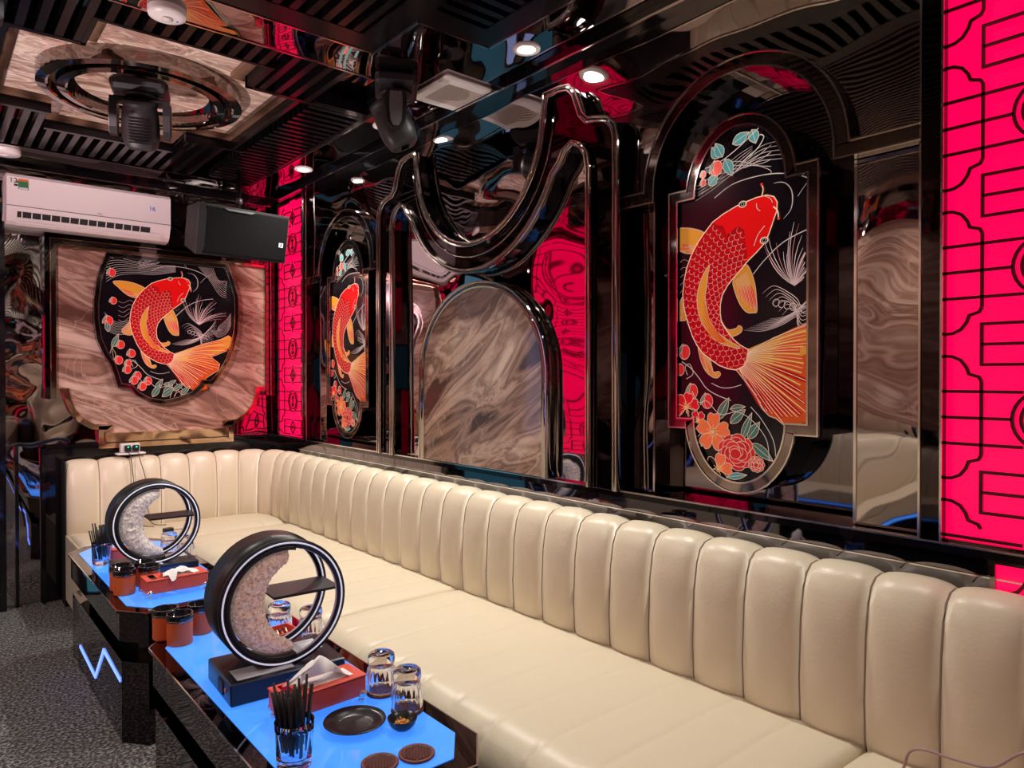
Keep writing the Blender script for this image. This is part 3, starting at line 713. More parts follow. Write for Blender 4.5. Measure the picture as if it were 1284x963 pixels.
def koi_panel(name, label, outline, cu, cv, fw, depth, wide, loc, rz):
    # local: u along +x (right), front faces -y; v is measured from cv
    r = thing(name, label, 'picture', loc, rz, 'red koi pictures')
    fo = offset(outline, -fw, True)
    area = sum(outline[i][0]*outline[(i+1) % len(outline)][1]-outline[(i+1) % len(outline)][0]*outline[i][1] for i in range(len(outline)))
    if area < 0: fo = offset(outline, fw, True)
    sg = 1 if area < 0 else -1
    b = MB(); b.prism(fo, .004, depth, black_mirror, 'y', side=black_mirror); b.build('case', r)
    b = MB(); b.band(outline, fw, -.012, .006, dark_chrome, 'y', True, off=sg*fw/2)
    b.build('frame', r)
    b = MB(); b.band(outline, .006, -.014, -.004, chrome, 'y', True, off=sg*.003); b.band(fo, .005, -.016, -.006, chrome, 'y', True)
    b.build('bright_edge', r)
    us = [p[0] for p in outline]
    A = Art(min(us)+.002, (max(us)-.002)/(1.075 if wide else 1), [(u/1.06, (v-.018)/1.08) for u, v in outline] if wide else outline)
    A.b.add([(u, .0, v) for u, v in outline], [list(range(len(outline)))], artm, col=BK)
    if wide:
        n0 = len(A.b.v)
        koi_art(A, wide)
        A.b.v[n0:] = [(u*1.06, y_, v*1.08+.018) for u, y_, v in A.b.v[n0:]]
    else: koi_art(A, wide)
    A.b.build('picture_glass', r, fix=False)
    return r
no = [(-.252,.404),(-.176,.404)]+[(-.176*math.cos(math.radians(a)), .404+.218*math.sin(math.radians(a))) for a in range(8, 180, 8)]+[(.176,.404),(.252,.404),(.252,-.398),(.176,-.398)]+[(.176*math.cos(math.radians(a)), -.398-.215*math.sin(math.radians(a))) for a in range(8, 180, 8)]+[(-.176,-.398),(-.252,-.398)]
for cy, lab in ((KC[0], 'tall red koi picture nearest the large red panel, in a black rounded-end frame'), (KC[1], 'tall red koi picture near the far corner, in a black rounded-end frame')):
    koi_panel('koi_picture', lab, no, 0, 0, .038, .12, False, (2.197, cy, 1.75), -PI/2)
# shield outline of the picture on the back wall
so = [(-.368,.51),(.399,.51),(.44,.40),(.469,.28),(.47,.16),(.463,.04),(.44,-.07),(.403,-.18),(.35,-.27),(.297,-.336),(.228,-.336),(.215,-.37),(.155,-.424),(.06,-.462),(-.03,-.48),(-.12,-.462),(-.19,-.42),(-.232,-.369),(-.30,-.358),(-.315,-.30),(-.34,-.22),(-.385,-.14),(-.42,-.05),(-.437,.08),(-.437,.19),(-.422,.33),(-.40,.42)]

# ================================================================ back wall marble panel with its shield picture
mp_ = thing('marble_panel', 'framed brown marble panel with scrolled lower corners, below the air conditioner', 'wall panel', (1.41, L, 1.04))
mo = [(.71,2.37),(.71,1.43),(.78,1.43),(.79,1.36),(.815,1.29),(.86,1.225),(.93,1.18),(1.04,1.17),(1.04,1.13),(.99,1.13),(.99,1.045),(1.83,1.045),(1.83,1.13),(1.785,1.13),(1.785,1.17),(1.89,1.18),(1.96,1.225),(2.01,1.29),(2.03,1.36),(2.04,1.43),(2.11,1.43),(2.11,2.37)]
ml = [(x-1.41, z-1.04) for x, z in mo]
MB().prism([p for p in ml], -.045, -.001, marble, 'y').build('marble_slab', mp_)
b = MB(); b.band(ml, .035, -.07, -.001, gold, 'y', True, off=-.018); b.build('inner_frame', mp_)
fr = [(x-1.41, z-1.04) for x, z in [(.655,1.36),(.655,2.44),(2.165,2.44),(2.165,1.36)]]
b = MB(); b.band(fr, .03, -.10, -.001, black_mirror, 'y'); b.band(fr, .006, -.105, -.10, gold, 'y', off=-.018)
fr2 = [(x-1.41, z-1.04) for x, z in [(.69,1.36),(.69,2.405),(2.13,2.405),(2.13,1.36)]]
b.band(fr2, .03, -.085, -.001, dark_chrome, 'y'); b.build('outer_frame', mp_)
b = MB(); b.box(-.42, .40, -.10, -.046, .015, .075, gold); b.build('sill', mp_)
koi_panel('koi_picture', 'wide shield-shaped red koi picture on the marble panel of the back wall', so, 0, 0, .032, .05, True, (1.39, L-.10, 1.82), 0)
# ================================================================ sofas
def channel_back(path_pts, widths, name, parent, prof=None):
    # upholstered channels along a poly-line; the front is to the right of the travel direction
    P = [Vector(p) for p in path_pts]; cum = [0]
    for i in range(1, len(P)): cum.append(cum[-1]+(P[i]-P[i-1]).length)
    T = cum[-1]
    def at(s):
        s = min(max(s, 0), T)
        for i in range(1, len(P)):
            if s <= cum[i]+1e-9:
                t = (s-cum[i-1])/(cum[i]-cum[i-1]); p = P[i-1].lerp(P[i], t); d = (P[i]-P[i-1]).normalized(); return p, d
        return P[-1], (P[-1]-P[-2]).normalized()
    def nrm(s):
        d = (at(min(s+.05, T))[0]-at(max(s-.05, 0))[0]).normalized(); return Vector((d.y, -d.x))
    prof = prof or [(.0,.45),(.012,.49),(.018,.60),(.010,.78),(-.004,.875),(-.022,.918),(-.05,.940),(-.085,.945),(-.120,.938),(-.140,.920),(-.150,.88),(-.150,.45)]
    b = MB(); s0 = 0; K = 9; np_ = len(prof); rows = []
    for w in widths:
        for k in range(K+1):
            t = k/K; tt = .02+.96*t if 0 < k < K else (0 if k == 0 else 1)
            s = s0+w*t
            if s > T+1e-6: break
            g = (1-abs(2*t-1)**2.6)**.75 if 0 < k < K else 0
            p = at(s)[0]; nn = nrm(s); row = []
            for i, (o, z) in enumerate(prof):
                a = .030*g if i < 9 else 0
                vx = 1. if i < 4 else max(0, 1-(i-3)*.25); vz = 0 if i < 4 else min(1, (i-3)*.3)
                if i == 0: vx = .4
                oo = o+a*vx-.012; zz = z+a*vz*.6-(.008 if 4 <= i < 10 else 0)
                row.append((p.x+nn.x*oo, p.y+nn.y*oo, zz))
            rows.append(row)
        s0 += w
    V = [v for r in rows for v in r]; F = []
    for i in range(len(rows)-1):
        for k in range(np_-1): F.append([i*np_+k, (i+1)*np_+k, (i+1)*np_+k+1, i*np_+k+1])
    F += [list(range(np_)), [(len(rows)-1)*np_+k for k in range(np_)][::-1]]
    b.add(V, F, cream, True)
    o = b.build(name, parent)
    # dark seams between the channels
    q = MB(); s0 = 0
    for w in widths[:-1]:
        s0 += w
        if s0 > T-.01: break
        p = at(s0)[0]; nn = nrm(s0)
        q.tube([(p.x+nn.x*(oo-.010), p.y+nn.y*(oo-.010), zz-(.007 if i_ > 3 else 0)) for i_, (oo, zz) in enumerate(prof[:9])], .0028, seam_m, 5)
    q.build('seam_piping', o)
    return o
seam_m = mat('seam shadow thread', (.30,.23,.17), .7)
def seat_block(y0, y1, name, parent, xb=2.07, xf=1.23, zt=.482, step=.193, axis='y', phase=0., zb=.06):
    # a seat run: cross-section from the back (xb) over the rounded front edge (xf) to the floor
    s = -1 if xf < xb else 1
    prof = [(xb, zt-.01), (xb-.1*(1 if xf < xb else -1), zt)]
    for t in (.25,.5,.75): prof.append((xb+(xf-xb)*t*.9, zt+.004))
    R = .13
    for a in range(0, 91, 15): prof.append((xf-s*R+s*R*math.sin(math.radians(a)), zt-R+R*math.cos(math.radians(a))))
    prof += [(xf-s*.004, .28), (xf-s*.012, zb)]
    ys = []; n = max(1, round((y1-y0)/step)); w = (y1-y0)/n; r = .03
    for i in range(n):
        a = y0+i*w
        ys += [(a+.0001 if i else a, 1. if i else 0), (a+.006, .12 if i else 0), (a+.03, 0), (a+w*.5, 0), (a+w-.03, 0), (a+w-.006, .12 if i < n-1 else 0)]
    ys += [(y1, 0)]
    V = []; m = len(prof); F = []
    for (y, g) in ys:
        e = min(y-y0, y1-y); sh = r*(1-math.sqrt(max(0, 1-(1-min(e/r, 1))**2))) if e < r else 0
        for i, (x, z) in enumerate(prof):
            cx_ = x-s*(g*.003+sh)*(1 if i > 4 else 0); cz = z-(g*.0022+sh*.8)*(1 if i < 9 else .3)
            V.append((cx_, y, cz) if axis == 'y' else (y, cx_, cz))
    for j in range(len(ys)-1):
        for i in range(m-1): F.append([j*m+i, (j+1)*m+i, (j+1)*m+i+1, j*m+i+1])
    base = len(V)
    for (y, g) in ys: V.append((xb, y, zb) if axis == 'y' else (y, xb, zb))
    F += [[*range(m), base], [*[(len(ys)-1)*m+i for i in range(m)][::-1], base+len(ys)-1]]
    return MB().add(V, F, cream, True).build(name, parent)
sofa = thing('corner_sofa', 'long cream leather channel-back corner sofa along the mirrored wall', 'sofa', (2.0, 2.6, 0))
def rel(o): 
    o.location = o.location-sofa.location if False else (-sofa.location.x, -sofa.location.y, 0); return o
pth = [(.74, 5.42), (1.72, 5.42)]+[(1.72+.30*math.sin(math.radians(a)), 5.12+.30*math.cos(math.radians(a))) for a in range(8, 91, 8)]+[(2.02, 5.12), (2.02, -.62)]
rel(channel_back(pth, [.19]*5+[.15]*5+[.19]*30, 'backrest', sofa))
for y0, y1 in ((-.62, .872), (.88, 2.802), (2.81, 4.83)): rel(seat_block(y0, y1, 'seat', sofa))
rel(seat_block(.745, 2.05, 'seat', sofa, xb=5.44, xf=4.85, axis='x'))
b = MB(); b.box(1.28, 2.14, -.62, 4.8, 0, .06, black_plastic).box(.78, 2.14, 4.88, 5.5, 0, .06, black_plastic); rel(b.build('plinth', sofa))
b = MB(); b.box(.733, .745, 4.87, 5.50, .045, .47, cream, .004).box(.731, .737, 5.42, 5.57, .0, .95, black_seam); rel(b.build('side_panel', sofa))
# the sofa across the room, which the wall mirrors show
s2 = thing('sofa', 'cream leather channel-back sofa across the room, seen only in the mirrors', 'sofa', (-2.1, 1.5, 0))
o = channel_back([(-2.1, -1.6), (-2.1, 5.0)], [.19]*34, 'backrest', s2); o.location = (2.1, -1.5, 0)
o = seat_block(-1.6, 5.0, 'seat', s2, xb=-2.14, xf=-1.35); o.location = (2.1, -1.5, 0)

# ================================================================ tables
def chamf(x0, x1, y0, y1, c, d): return [(x0+c, y0), (x1-c, y0), (x1, y0+d), (x1, y1-d), (x1-c, y1), (x0+c, y1), (x0, y1-d), (x0, y0+d)]
def table(label, loc):
    t = thing('bar_table', label, 'table', loc, 0, 'black glass tables with glowing blue tops')
    hx, hy = .262, .730
    b = MB(); b.prism(chamf(-hx+.02, hx-.02, -hy+.03, hy-.03, .08, .10), 0, .335, black_mirror, 'z'); bs = b.build('base', t)
    b = MB()
    b.band([(.37, .115), (-.04, .09), (-.24, .275), (-.585, .252)], .016, -hx+.0155, -hx+.019, blue_led, 'x'); b.build('led_strip', bs)
    b = MB(); b.prism(chamf(-.17, .17, -.62, .62, .05, .06), .335, .42, black_gloss, 'z'); b.build('column', t)
    b = MB(); b.prism(chamf(-hx+.012, hx-.012, -hy+.015, hy-.015, .085, .115), .42, .538, black_mirror, 'z'); b.build('apron', t)
    b = MB(); b.prism(chamf(-hx, hx, -hy, hy, .09, .12), .538, .550, black_mirror, 'z')
    ap = chamf(-hx+.001, hx-.001, -hy+.001, hy-.001, .09, .12); b.band(ap, .004, .5495, .5512, chrome, 'z', True); b.build('tabletop', t)
    b = MB(); b.prism(chamf(-hx+.045, hx-.045, -hy+.060, hy-.060, .075, .10), .5495, .5525, blue_lit, 'z'); b.build('glowing_panel', t)
    return t
T1 = (.877, 2.115); T2 = (.877, 3.86)
table('black glass table with glowing blue top, nearest the camera, cut by lower edge', (*T1, 0))
table('black glass table with blue top and blue zigzag light on its base, by the corner', (*T2, 0))
ZT = .5527
# a darker table across the room for the mirrors
t = thing('bar_table', 'dark table with blue lit edge across the room, seen only in the mirrors', 'table', (-1.0, 2.2, 0))
MB().box(-.25, .25, -.7, .7, 0, .52, black_gloss).build('base', t); MB().box(-.26, .26, -.72, .72, .52, .55, black_mirror).band([(-.262,-.722),(.262,-.722),(.262,.722),(-.262,.722)], .006, .53, .545, blue_lit, 'z', True).build('tabletop', t)

# ================================================================ moon display stands
def moon(label, loc, rz, mm):
    t = thing('moon_display', label, 'ornament', loc, rz, 'round crescent moon displays')
    b = MB(); b.box(-.175, .175, -.125, .125, 0, .066, navy_m, .004); bs = b.build('base_box', t)
    b = MB(); b.box(-.15, .02, -.105, -.02, .0662, .0672, paper_m).box(.04, .15, .0, .09, .0662, .0672, paper_m); b.build('label_plate', bs)
    b = MB(); b.box(-.178, -.1745, -.05, .0, .012, .05, dark_grey).box(-.1775, -.174, -.08, -.07, .03, .04, pink_m); b.build('power_socket', bs)
    b = MB(); b.prism(arc(.10, .033, .022, -90, 90, 8)+arc(.01, .033, .022, 90, 270, 8), -.1265, -.1255, mat_blue_oval, 'y'); b.build('oval_badge', bs)
    R = .195; cz = .066+R-.004
    yf, yb = -.075, .09
    for y0, nm in ((yf, 'front_ring'), (yb-.012, 'back_ring')):
        b = MB(); ring_ = [(R*math.cos(2*PI*k/72), cz+R*math.sin(2*PI*k/72)) for k in range(72)]
        b.band(ring_, .026, y0, y0+.012, black_plastic, 'y', True, off=.013, smooth=True); rg_ = b.build(nm, t)
        b = MB(); b.band(ring_, .005, y0-.0015, y0+.0005, white_led, 'y', True, off=.011, smooth=True)
        b.band(ring_, .002, y0+.001, y0+.011, lilac_m, 'y', True, off=.0265, smooth=True); b.build('led_line', rg_)
    # curved shell on the left half between the rings
    b = MB(); sh = [(R*math.cos(math.radians(a)), cz+R*math.sin(math.radians(a))) for a in range(72, 283, 4)]
    b.band(sh, .006, yf+.01, yb-.005, black_plastic, 'y', off=.003, smooth=True); b.build('curved_shell', t)
    b = MB(); b.box(-.03, .182, yf+.01, yb-.01, cz+.012, cz+.020, black_plastic); b.build('shelf', t)
    b = MB(); sp2 = [(R*.86*math.cos(math.radians(a)), cz+R*.86*math.sin(math.radians(a))) for a in range(78, 284, 4)]
    b.band(sp2, .012, yf-.002, yf+.03, black_plastic, 'y', off=0, smooth=True); b.build('inner_band', t)
    # crescent: rough, cratered and domed
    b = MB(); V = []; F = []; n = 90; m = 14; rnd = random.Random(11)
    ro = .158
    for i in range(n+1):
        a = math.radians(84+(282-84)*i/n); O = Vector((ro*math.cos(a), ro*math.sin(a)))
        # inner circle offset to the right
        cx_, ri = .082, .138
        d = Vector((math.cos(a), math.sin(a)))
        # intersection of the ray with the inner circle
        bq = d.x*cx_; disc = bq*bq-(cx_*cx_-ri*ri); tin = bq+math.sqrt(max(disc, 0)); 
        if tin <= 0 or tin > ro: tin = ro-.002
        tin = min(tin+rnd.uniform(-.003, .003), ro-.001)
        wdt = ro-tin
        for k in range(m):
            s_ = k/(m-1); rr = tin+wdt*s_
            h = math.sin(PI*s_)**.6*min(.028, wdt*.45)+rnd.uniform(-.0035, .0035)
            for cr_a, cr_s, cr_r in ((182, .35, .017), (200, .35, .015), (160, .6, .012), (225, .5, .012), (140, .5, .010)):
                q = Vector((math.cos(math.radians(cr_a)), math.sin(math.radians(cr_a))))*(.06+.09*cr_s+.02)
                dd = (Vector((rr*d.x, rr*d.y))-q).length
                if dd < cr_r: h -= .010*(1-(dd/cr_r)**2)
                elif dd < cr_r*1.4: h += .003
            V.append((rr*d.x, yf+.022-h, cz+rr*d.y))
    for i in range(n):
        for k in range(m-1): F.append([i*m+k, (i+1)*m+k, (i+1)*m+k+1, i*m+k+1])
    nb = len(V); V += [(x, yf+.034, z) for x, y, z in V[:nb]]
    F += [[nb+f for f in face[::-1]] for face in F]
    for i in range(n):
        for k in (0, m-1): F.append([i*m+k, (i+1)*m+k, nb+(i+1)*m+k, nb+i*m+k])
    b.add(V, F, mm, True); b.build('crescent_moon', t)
    return t
lilac_m = mat('lilac inner rim', (.45,.36,.46), .3, emit=(.5,.42,.6), es=.12)  # lilac light from the ring's LED put into rim colour and glow
mat_blue_oval = mat('dim blue oval', (.03,.05,.13), .25)
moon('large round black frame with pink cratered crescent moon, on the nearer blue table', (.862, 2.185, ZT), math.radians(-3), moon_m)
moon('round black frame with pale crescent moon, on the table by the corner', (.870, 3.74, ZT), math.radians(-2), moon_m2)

# ================================================================ tissue boxes
def tissue_box(label, loc, rz, w=.25, d=.105, h=.055, flop=False):
    t = thing('tissue_box', label, 'tissue box', loc, rz, 'red tissue boxes')
    b = MB(); b.box(-w/2, w/2, -d/2, d/2, .022, .022+h, red_lacq, .003); b.build('body', t)
    b = MB(); b.box(-w/2-.002, w/2+.002, -d/2-.002, d/2+.002, .022+h, .028+h, red_lacq, .002)
    b.box(-w/2+.02, -w/2+.045, -d/2+.012, d/2-.012, .028+h, .0287+h, dark_chrome); l = b.build('lid', t)
    b = MB(); b.box(-.045, .095, -.03, .03, .028+h, .0288+h, tissue_m); b.build('slot', l)
    for sx in (-1, 1):
        for sy in (-1, 1):
            b = MB(); x, y = sx*(w/2-.012), sy*(d/2-.008)
            b.lathe([(.0,0),(.008,.001),(.010,.006),(.007,.012),(.006,.016),(.011,.021),(.014,.028),(.011,.036),(.004,.041),(0,.042)], (x, y, 0), silver, 12)
            b.lathe([(0,.018),(.007,.02),(.009,.026),(.006,.033),(0,.035)], (x+sx*.006, y+sy*.006, 0), silver, 10); b.build('foot', t)
    # crumpled tissue
    b = MB(); n, m = 14, 9; V = []; F = []; rnd = random.Random(4 if flop else 9)
    for i in range(n):
        s_ = i/(n-1)
        for k in range(m):
            q = k/(m-1)
            if flop:
                x = -.06+.13*s_+.004*math.sin(q*9); y = -.035+.05*q-.02*math.sin(s_*7)*.6; z = .030+h+.028*math.sin(PI*(.15+.7*s_))*math.sin(PI*min(1, .2+q))+.004*math.sin(s_*17+q*8)
                if q < .3: y -= .018*(1-q/.3)*(1 if .2 < s_ < .45 else .3); z -= .028*(1-q/.3)*(1 if .2 < s_ < .45 else .2)
            else:
                pk = max(0, 1-abs(s_-.45)*1.9); z = .030+h+.088*pk**.9*(1-q*.55)*(1 if q > .05 else .4)+.003*math.sin(q*14+s_*9)
                x = -.075+.155*s_-.03*q*(1-s_); y = -.028+.045*q+.010*math.sin(s_*11+q*4)
            V.append((x, y, z))
    for i in range(n-1):
        for k in range(m-1): F.append([i*m+k, (i+1)*m+k, (i+1)*m+k+1, i*m+k+1])
    b.add(V, F, tissue_m, True); b.build('tissue', t, fix=False)
    return t
tissue_box('red tissue box with a peaked tissue, in front of the large moon display', (.872, 1.905, ZT), math.radians(3))
tissue_box('red tissue box on silver claw feet with a floppy tissue, on the far table', (.865, 3.355, ZT), math.radians(1), flop=True)
# open red tray of bottle openers behind the large moon
t = thing('cutlery_box', 'open red box of metal openers behind the large moon display', 'box', (.955, 2.43, ZT), .1)
MB().box(-.07, .07, -.05, .05, 0, .012, red_lacq).box(-.07,-.064,-.05,.05,.012,.062,red_lacq).box(.064,.07,-.05,.05,.012,.062,red_lacq).box(-.064,.064,-.05,-.044,.012,.062,red_lacq).box(-.064,.064,.044,.05,.012,.062,red_lacq).build('box_body', t)
ib = MB()
for k in range(6): ib.tube([(-.05+k*.016, -.036, .045), (-.045+k*.016, 0, .062+.003*(k % 2)), (-.04+k*.016, .036, .046)], .005, gold, 6)
tag(ib.build('metal_openers', t), 'tangled brass-coloured openers', kind='stuff')
t = thing('small_box', 'small red box behind the straw glass on the far table', 'box', (.80, 4.16, ZT), .05)
MB().box(-.05, .05, -.03, .03, 0, .05, red_lacq, .003).build('body', t); MB().box(-.052, .052, -.032, .032, .05, .058, red_lacq, .002).build('lid', t)

# ================================================================ orange dice cups
def cup(label, loc):
    t = thing('dice_cup', label, 'cup', loc, 0, 'orange leather dice cups')
    MB().lathe([(0,0),(.042,0),(.043,.004),(.043,.092)], (0,0,0), orange_l, 32).build('cup_body', t)
    MB().lathe([(.0445,.088),(.0455,.090),(.0455,.104),(.0445,.108),(.041,.108),(.040,.03),(.0,.028)], (0,0,0), black_gloss, 32).lathe([(.0450,.083),(.0458,.085),(.0458,.089),(.0450,.091)], (0,0,0), dark_chrome, 32).build('rim', t)
    return t
c_ = cup('orange dice cup on the nearer table, front one of three', (.712, 2.700, ZT))
copy_tree(c_, (.688, 2.795, ZT), label='orange dice cup on the nearer table, directly behind the front cup')
copy_tree(c_, (.802, 2.770, ZT), label='orange dice cup on the nearer table, partly behind the large moon frame')
copy_tree(c_, (.690, 3.475, ZT), label='orange dice cup on the far table, front left of four')
copy_tree(c_, (.790, 3.475, ZT), label='orange dice cup on the far table, front right of four')
copy_tree(c_, (.692, 3.566, ZT), label='orange dice cup on the far table, back left of four')
copy_tree(c_, (.792, 3.566, ZT), label='orange dice cup on the far table, back right of four')

# ================================================================ glasses, coasters, plates
def coaster_mesh():
    b = MB(); b.lathe([(0,0),(.044,0),(.046,.002),(.046,.006),(.044,.0075),(.039,.0075),(.038,.006),(0,.006)], (0,0,0), coaster_m, 40)
    for i in range(-4, 5):
        for j in range(-4, 5):
            x, y = i*.0085+(j % 2)*.0042, j*.0075
            if x*x+y*y < .036**2: b.lathe([(.0026,.0055),(.0038,.0078),(.0030,.0084),(.0018,.0070),(.0014,.0055)], (x, y, 0), coaster_m, 8)
    return b
cs = coaster_mesh().build('coaster'); G = 'brown dotted rubber coasters'
cs.location = (.862, 1.535, ZT); tag(cs, 'brown dotted round coaster at the lower edge, left of the other bare coaster', 'coaster', G)
for loc, lab in (((.955, 1.515, ZT), 'brown dotted round coaster, bare, right of the one cut by the lower edge'),
                 ((1.062, 1.735, ZT), 'brown coaster under the nearer upturned glass'), ((1.064, 1.885, ZT), 'brown coaster under the further upturned glass of the front pair'),
                 ((1.080, 2.42, ZT), 'brown coaster under the glass seen through the large moon frame')):
    copy_tree(cs, loc, label=lab)
def tumbler(label, loc, g='upturned ribbed glasses'):
    t = thing('drinking_glass', label, 'glass', loc, 0, g)
    # upside down: mouth below, heavy rounded foot on top
    out = [(.041,0),(.0425,.01),(.0425,.06),(.039,.078),(.033,.088),(.0325,.092),(.036,.100),(.0375,.110),(.036,.122),(.030,.127),(.012,.126),(.0,.121)]
    inn = [(.0,.096),(.026,.094),(.032,.084),(.037,.074),(.0395,.058),(.0395,.010),(.039,0)]
    MB().lathe(out, (0,0,0), glass, 96, .018, 18).build('outer_wall', t)
    b = MB(); b.lathe(inn, (0,0,0), glass, 48)
    me = b.build('inner_wall', t, fix=False)
    return t
def solid_tumbler(label, loc, g='upturned ribbed glasses'):
    t = thing('drinking_glass', label, 'glass', loc, 0, g)
    prof = [(.041,.0),(.043,.0),(.0445,.01),(.0445,.045),(.042,.064),(.037,.075),(.0365,.079),(.0395,.085),(.0405,.097),(.0385,.110),(.032,.115),(.012,.113),(.001,.108)]
    inn = [(.001,.083),(.028,.081),(.034,.073),(.039,.062),(.0415,.045),(.0415,.010),(.041,0)]
    n = 96; V = []; F = []; k = 13; full = prof+inn[:-1]; K = len(full)
    for i in range(n):
        a = 2*PI*i/n
        for q, (r, z) in enumerate(full):
            rr = r*(1+(.022*math.cos(18*a) if q < 6 else 0)); V.append((rr*math.cos(a), rr*math.sin(a), z))
    for i in range(n):
        j = (i+1) % n
        for q in range(K):
            q2 = (q+1) % K
            if q == 12: continue
            F.append([i*K+q, j*K+q, j*K+q2, i*K+q2])
    F.append([i*K+12 for i in range(n)]); F.append([i*K+13 for i in range(n)][::-1])
    MB().add(V, F, glass, True).build('glass_body', t)
    b = MB(); b.lathe([(.0385,.003),(.0432,.003),(.0436,.0015),(.0385,0)], (0,0,0), glass, 48); 
    return t
g_ = solid_tumbler('upturned ribbed glass on a brown coaster, nearest the camera', (1.062, 1.735, ZT+.0078))
copy_tree(g_, (1.064, 1.885, ZT+.0078), label='upturned ribbed glass on a brown coaster, just behind the nearest one')
copy_tree(g_, (1.080, 2.42, ZT+.0078), label='upturned ribbed glass right of the open red box')
copy_tree(g_, (1.02, 2.56, ZT), label='upturned ribbed glass behind the open red box')
copy_tree(g_, (1.03, 4.10, ZT), label='upturned ribbed glass on the far table, left of two seen through the small moon frame')
copy_tree(g_, (1.078, 3.97, ZT), label='upturned ribbed glass on the far table, right of two seen through the small moon frame')
# plate, bowl
b = MB(); b.lathe([(0,.002),(.045,.002),(.048,0),(.055,.004),(.082,.016),(.084,.018),(.083,.020),(.070,.014),(.066,.0135),(.062,.011),(.056,.010),(.052,.008),(.045,.0075),(.030,.0065),(.015,.006),(0,.006)], (0,0,0), plate_m, 56)
p = b.build('plate'); p.location = (.905, 1.748, ZT); tag(p, 'flat round black plate with rings, in front of the red tissue box', 'plate')
t = thing('sauce_bowl', 'small round black bowl of roasted nuts beside the black plate', 'bowl', (.998, 1.655, ZT))
MB().lathe([(0,.003),(.018,.003),(.02,0),(.024,.003),(.034,.013),(.040,.029),(.0405,.031),(.0385,.031),(.032,.016),(.02,.009),(0,.008)], (0,0,0), plate_m, 40).build('bowl_body', t)
b = MB(); rnd = random.Random(2)
for k in range(60):
    a, r = rnd.uniform(0, 6.28), rnd.uniform(0, .019); x, y, z = r*math.cos(a), r*math.sin(a), .013+rnd.uniform(0, .008)
    a2 = rnd.uniform(0, 6.28); dx, dy = .005*math.cos(a2), .005*math.sin(a2)
    b.tube([(x-dx, y-dy, z), (x-dx*.4, y-dy*.4, z+.001), (x+dx*.4, y+dy*.4, z+.001), (x+dx, y+dy, z+.001)], [.001,.0028,.0028,.001], nuts_m, 6)
o = b.build('nuts'); o.location = (.998, 1.655, ZT); tag(o, 'small heap of orange-brown roasted nuts inside the small black bowl', 'nuts', kind='stuff')
t = thing('sauce_bowl', 'small black bowl half hidden behind the large moon frame, on the far table', 'bowl', (1.045, 3.50, ZT))
MB().lathe([(0,.003),(.02,0),(.034,.012),(.042,.028),(.040,.029),(.030,.013),(0,.008)], (0,0,0), plate_m, 32).build('bowl_body', t)
# glasses of black straws
def straw_glass(label, lab2, loc, g, n, seed, lean=-1.):
    t = thing('straw_glass', label, 'glass', loc, 0, 'glasses holding black straws')
    V = []; F = []; nn = 48
    full = [(.001,.0),(.038,.0),(.041,.006),(.043,.03),(.046,.09),(.0475,.112),(.0455,.112),(.043,.09),(.040,.034),(.036,.022),(.001,.020)]; K = len(full)
    for i in range(nn):
        a = 2*PI*i/nn
        for q, (r, z) in enumerate(full):
            rr = r*(1+(.03*math.cos(8*a+z*30) if 1 < q < 4 else 0)); V.append((rr*math.cos(a), rr*math.sin(a), z))
    for i in range(nn):
        j = (i+1) % nn
        F += [[i*K+q, j*K+q, j*K+q+1, i*K+q+1] for q in range(K-1)]
    F.append([i*K for i in range(nn)][::-1]); F.append([i*K+K-1 for i in range(nn)])
    MB().add(V, F, glass, True).build('glass_body', t)
    sm_ = MB().tube([(0,0,0),(0,0,.15)], .0034, black_plastic, 7)
    s0 = None; rnd = random.Random(seed); spots = []
    for i in range(-4, 5):
        for j in range(-4, 5):
            x, y = (i+.5*(j % 2))*.0095, j*.0085
            if x*x+y*y < .031**2: spots.append((x, y))
    rnd.shuffle(spots)
    for x, y in spots[:n]:
        if s0 is None: s0 = sm_.build('straw'); o = s0
        else: o = s0.copy(); COL.objects.link(o)
        dz = rnd.uniform(-.0, .038)
        d = Vector((x*.85+.006*lean, y*.8, .165)).normalized()      # a linear fan: no two straws cross
        o.location = (loc[0]+x+d.x*dz, loc[1]+y+d.y*dz, loc[2]+.024+dz)
        o.rotation_euler = d.to_track_quat('Z', 'Y').to_euler()
        tag(o, lab2, 'straw', g)
straw_glass('cut glass tumbler of black straws at the lower edge of the picture', 'thin black straw standing in the cut glass at the lower edge', (.700, 1.665, ZT), 'black straws in the near glass', 30, 5)
straw_glass('cut glass tumbler of black straws at the left end of the far table', 'thin black straw standing in the glass on the far table', (.712, 4.10, ZT), 'black straws in the far glass', 24, 8)

# ================================================================ small things on the sofa
t = thing('power_strip', 'white socket block with two black chargers on the ledge behind the corner sofa', 'socket', (1.13, 5.50, 0.968), .05)
MB().box(-.09, .09, -.05, .03, 0, .012, white_plastic, .004).box(-.06, .06, -.02, .03, .012, .075, white_plastic, .005).build('socket_body', t)
for k, x in enumerate((-.025, .028)):
    p = MB().box(x-.018, x+.018, -.055, -.021, .02, .065, black_plastic, .004).build('charger', t)
    MB().box(x-.004, x+.004, -.057, -.055, .05, .058, green_led).build('indicator', p)
for x, dx in ((1.105, .02), (1.16, .04)):
    pts = smooth_path([(x, 5.425, .985), (x+.005, 5.405, .975), (x+.01, 5.385, .93), (x+dx, 5.375, .80), (x+dx+.01, 5.37, .62), (x+dx+.03, 5.34, .50), (x+dx+.10, 5.25, .492)], 6)
    o = MB().tube(pts, .0025, black_plastic, 6).build('charger_cable'); tag(o, 'thin black cable hanging down the corner sofa back, %s of the two' % ('left' if x < 1.12 else 'right'), 'cable', 'charger cables')
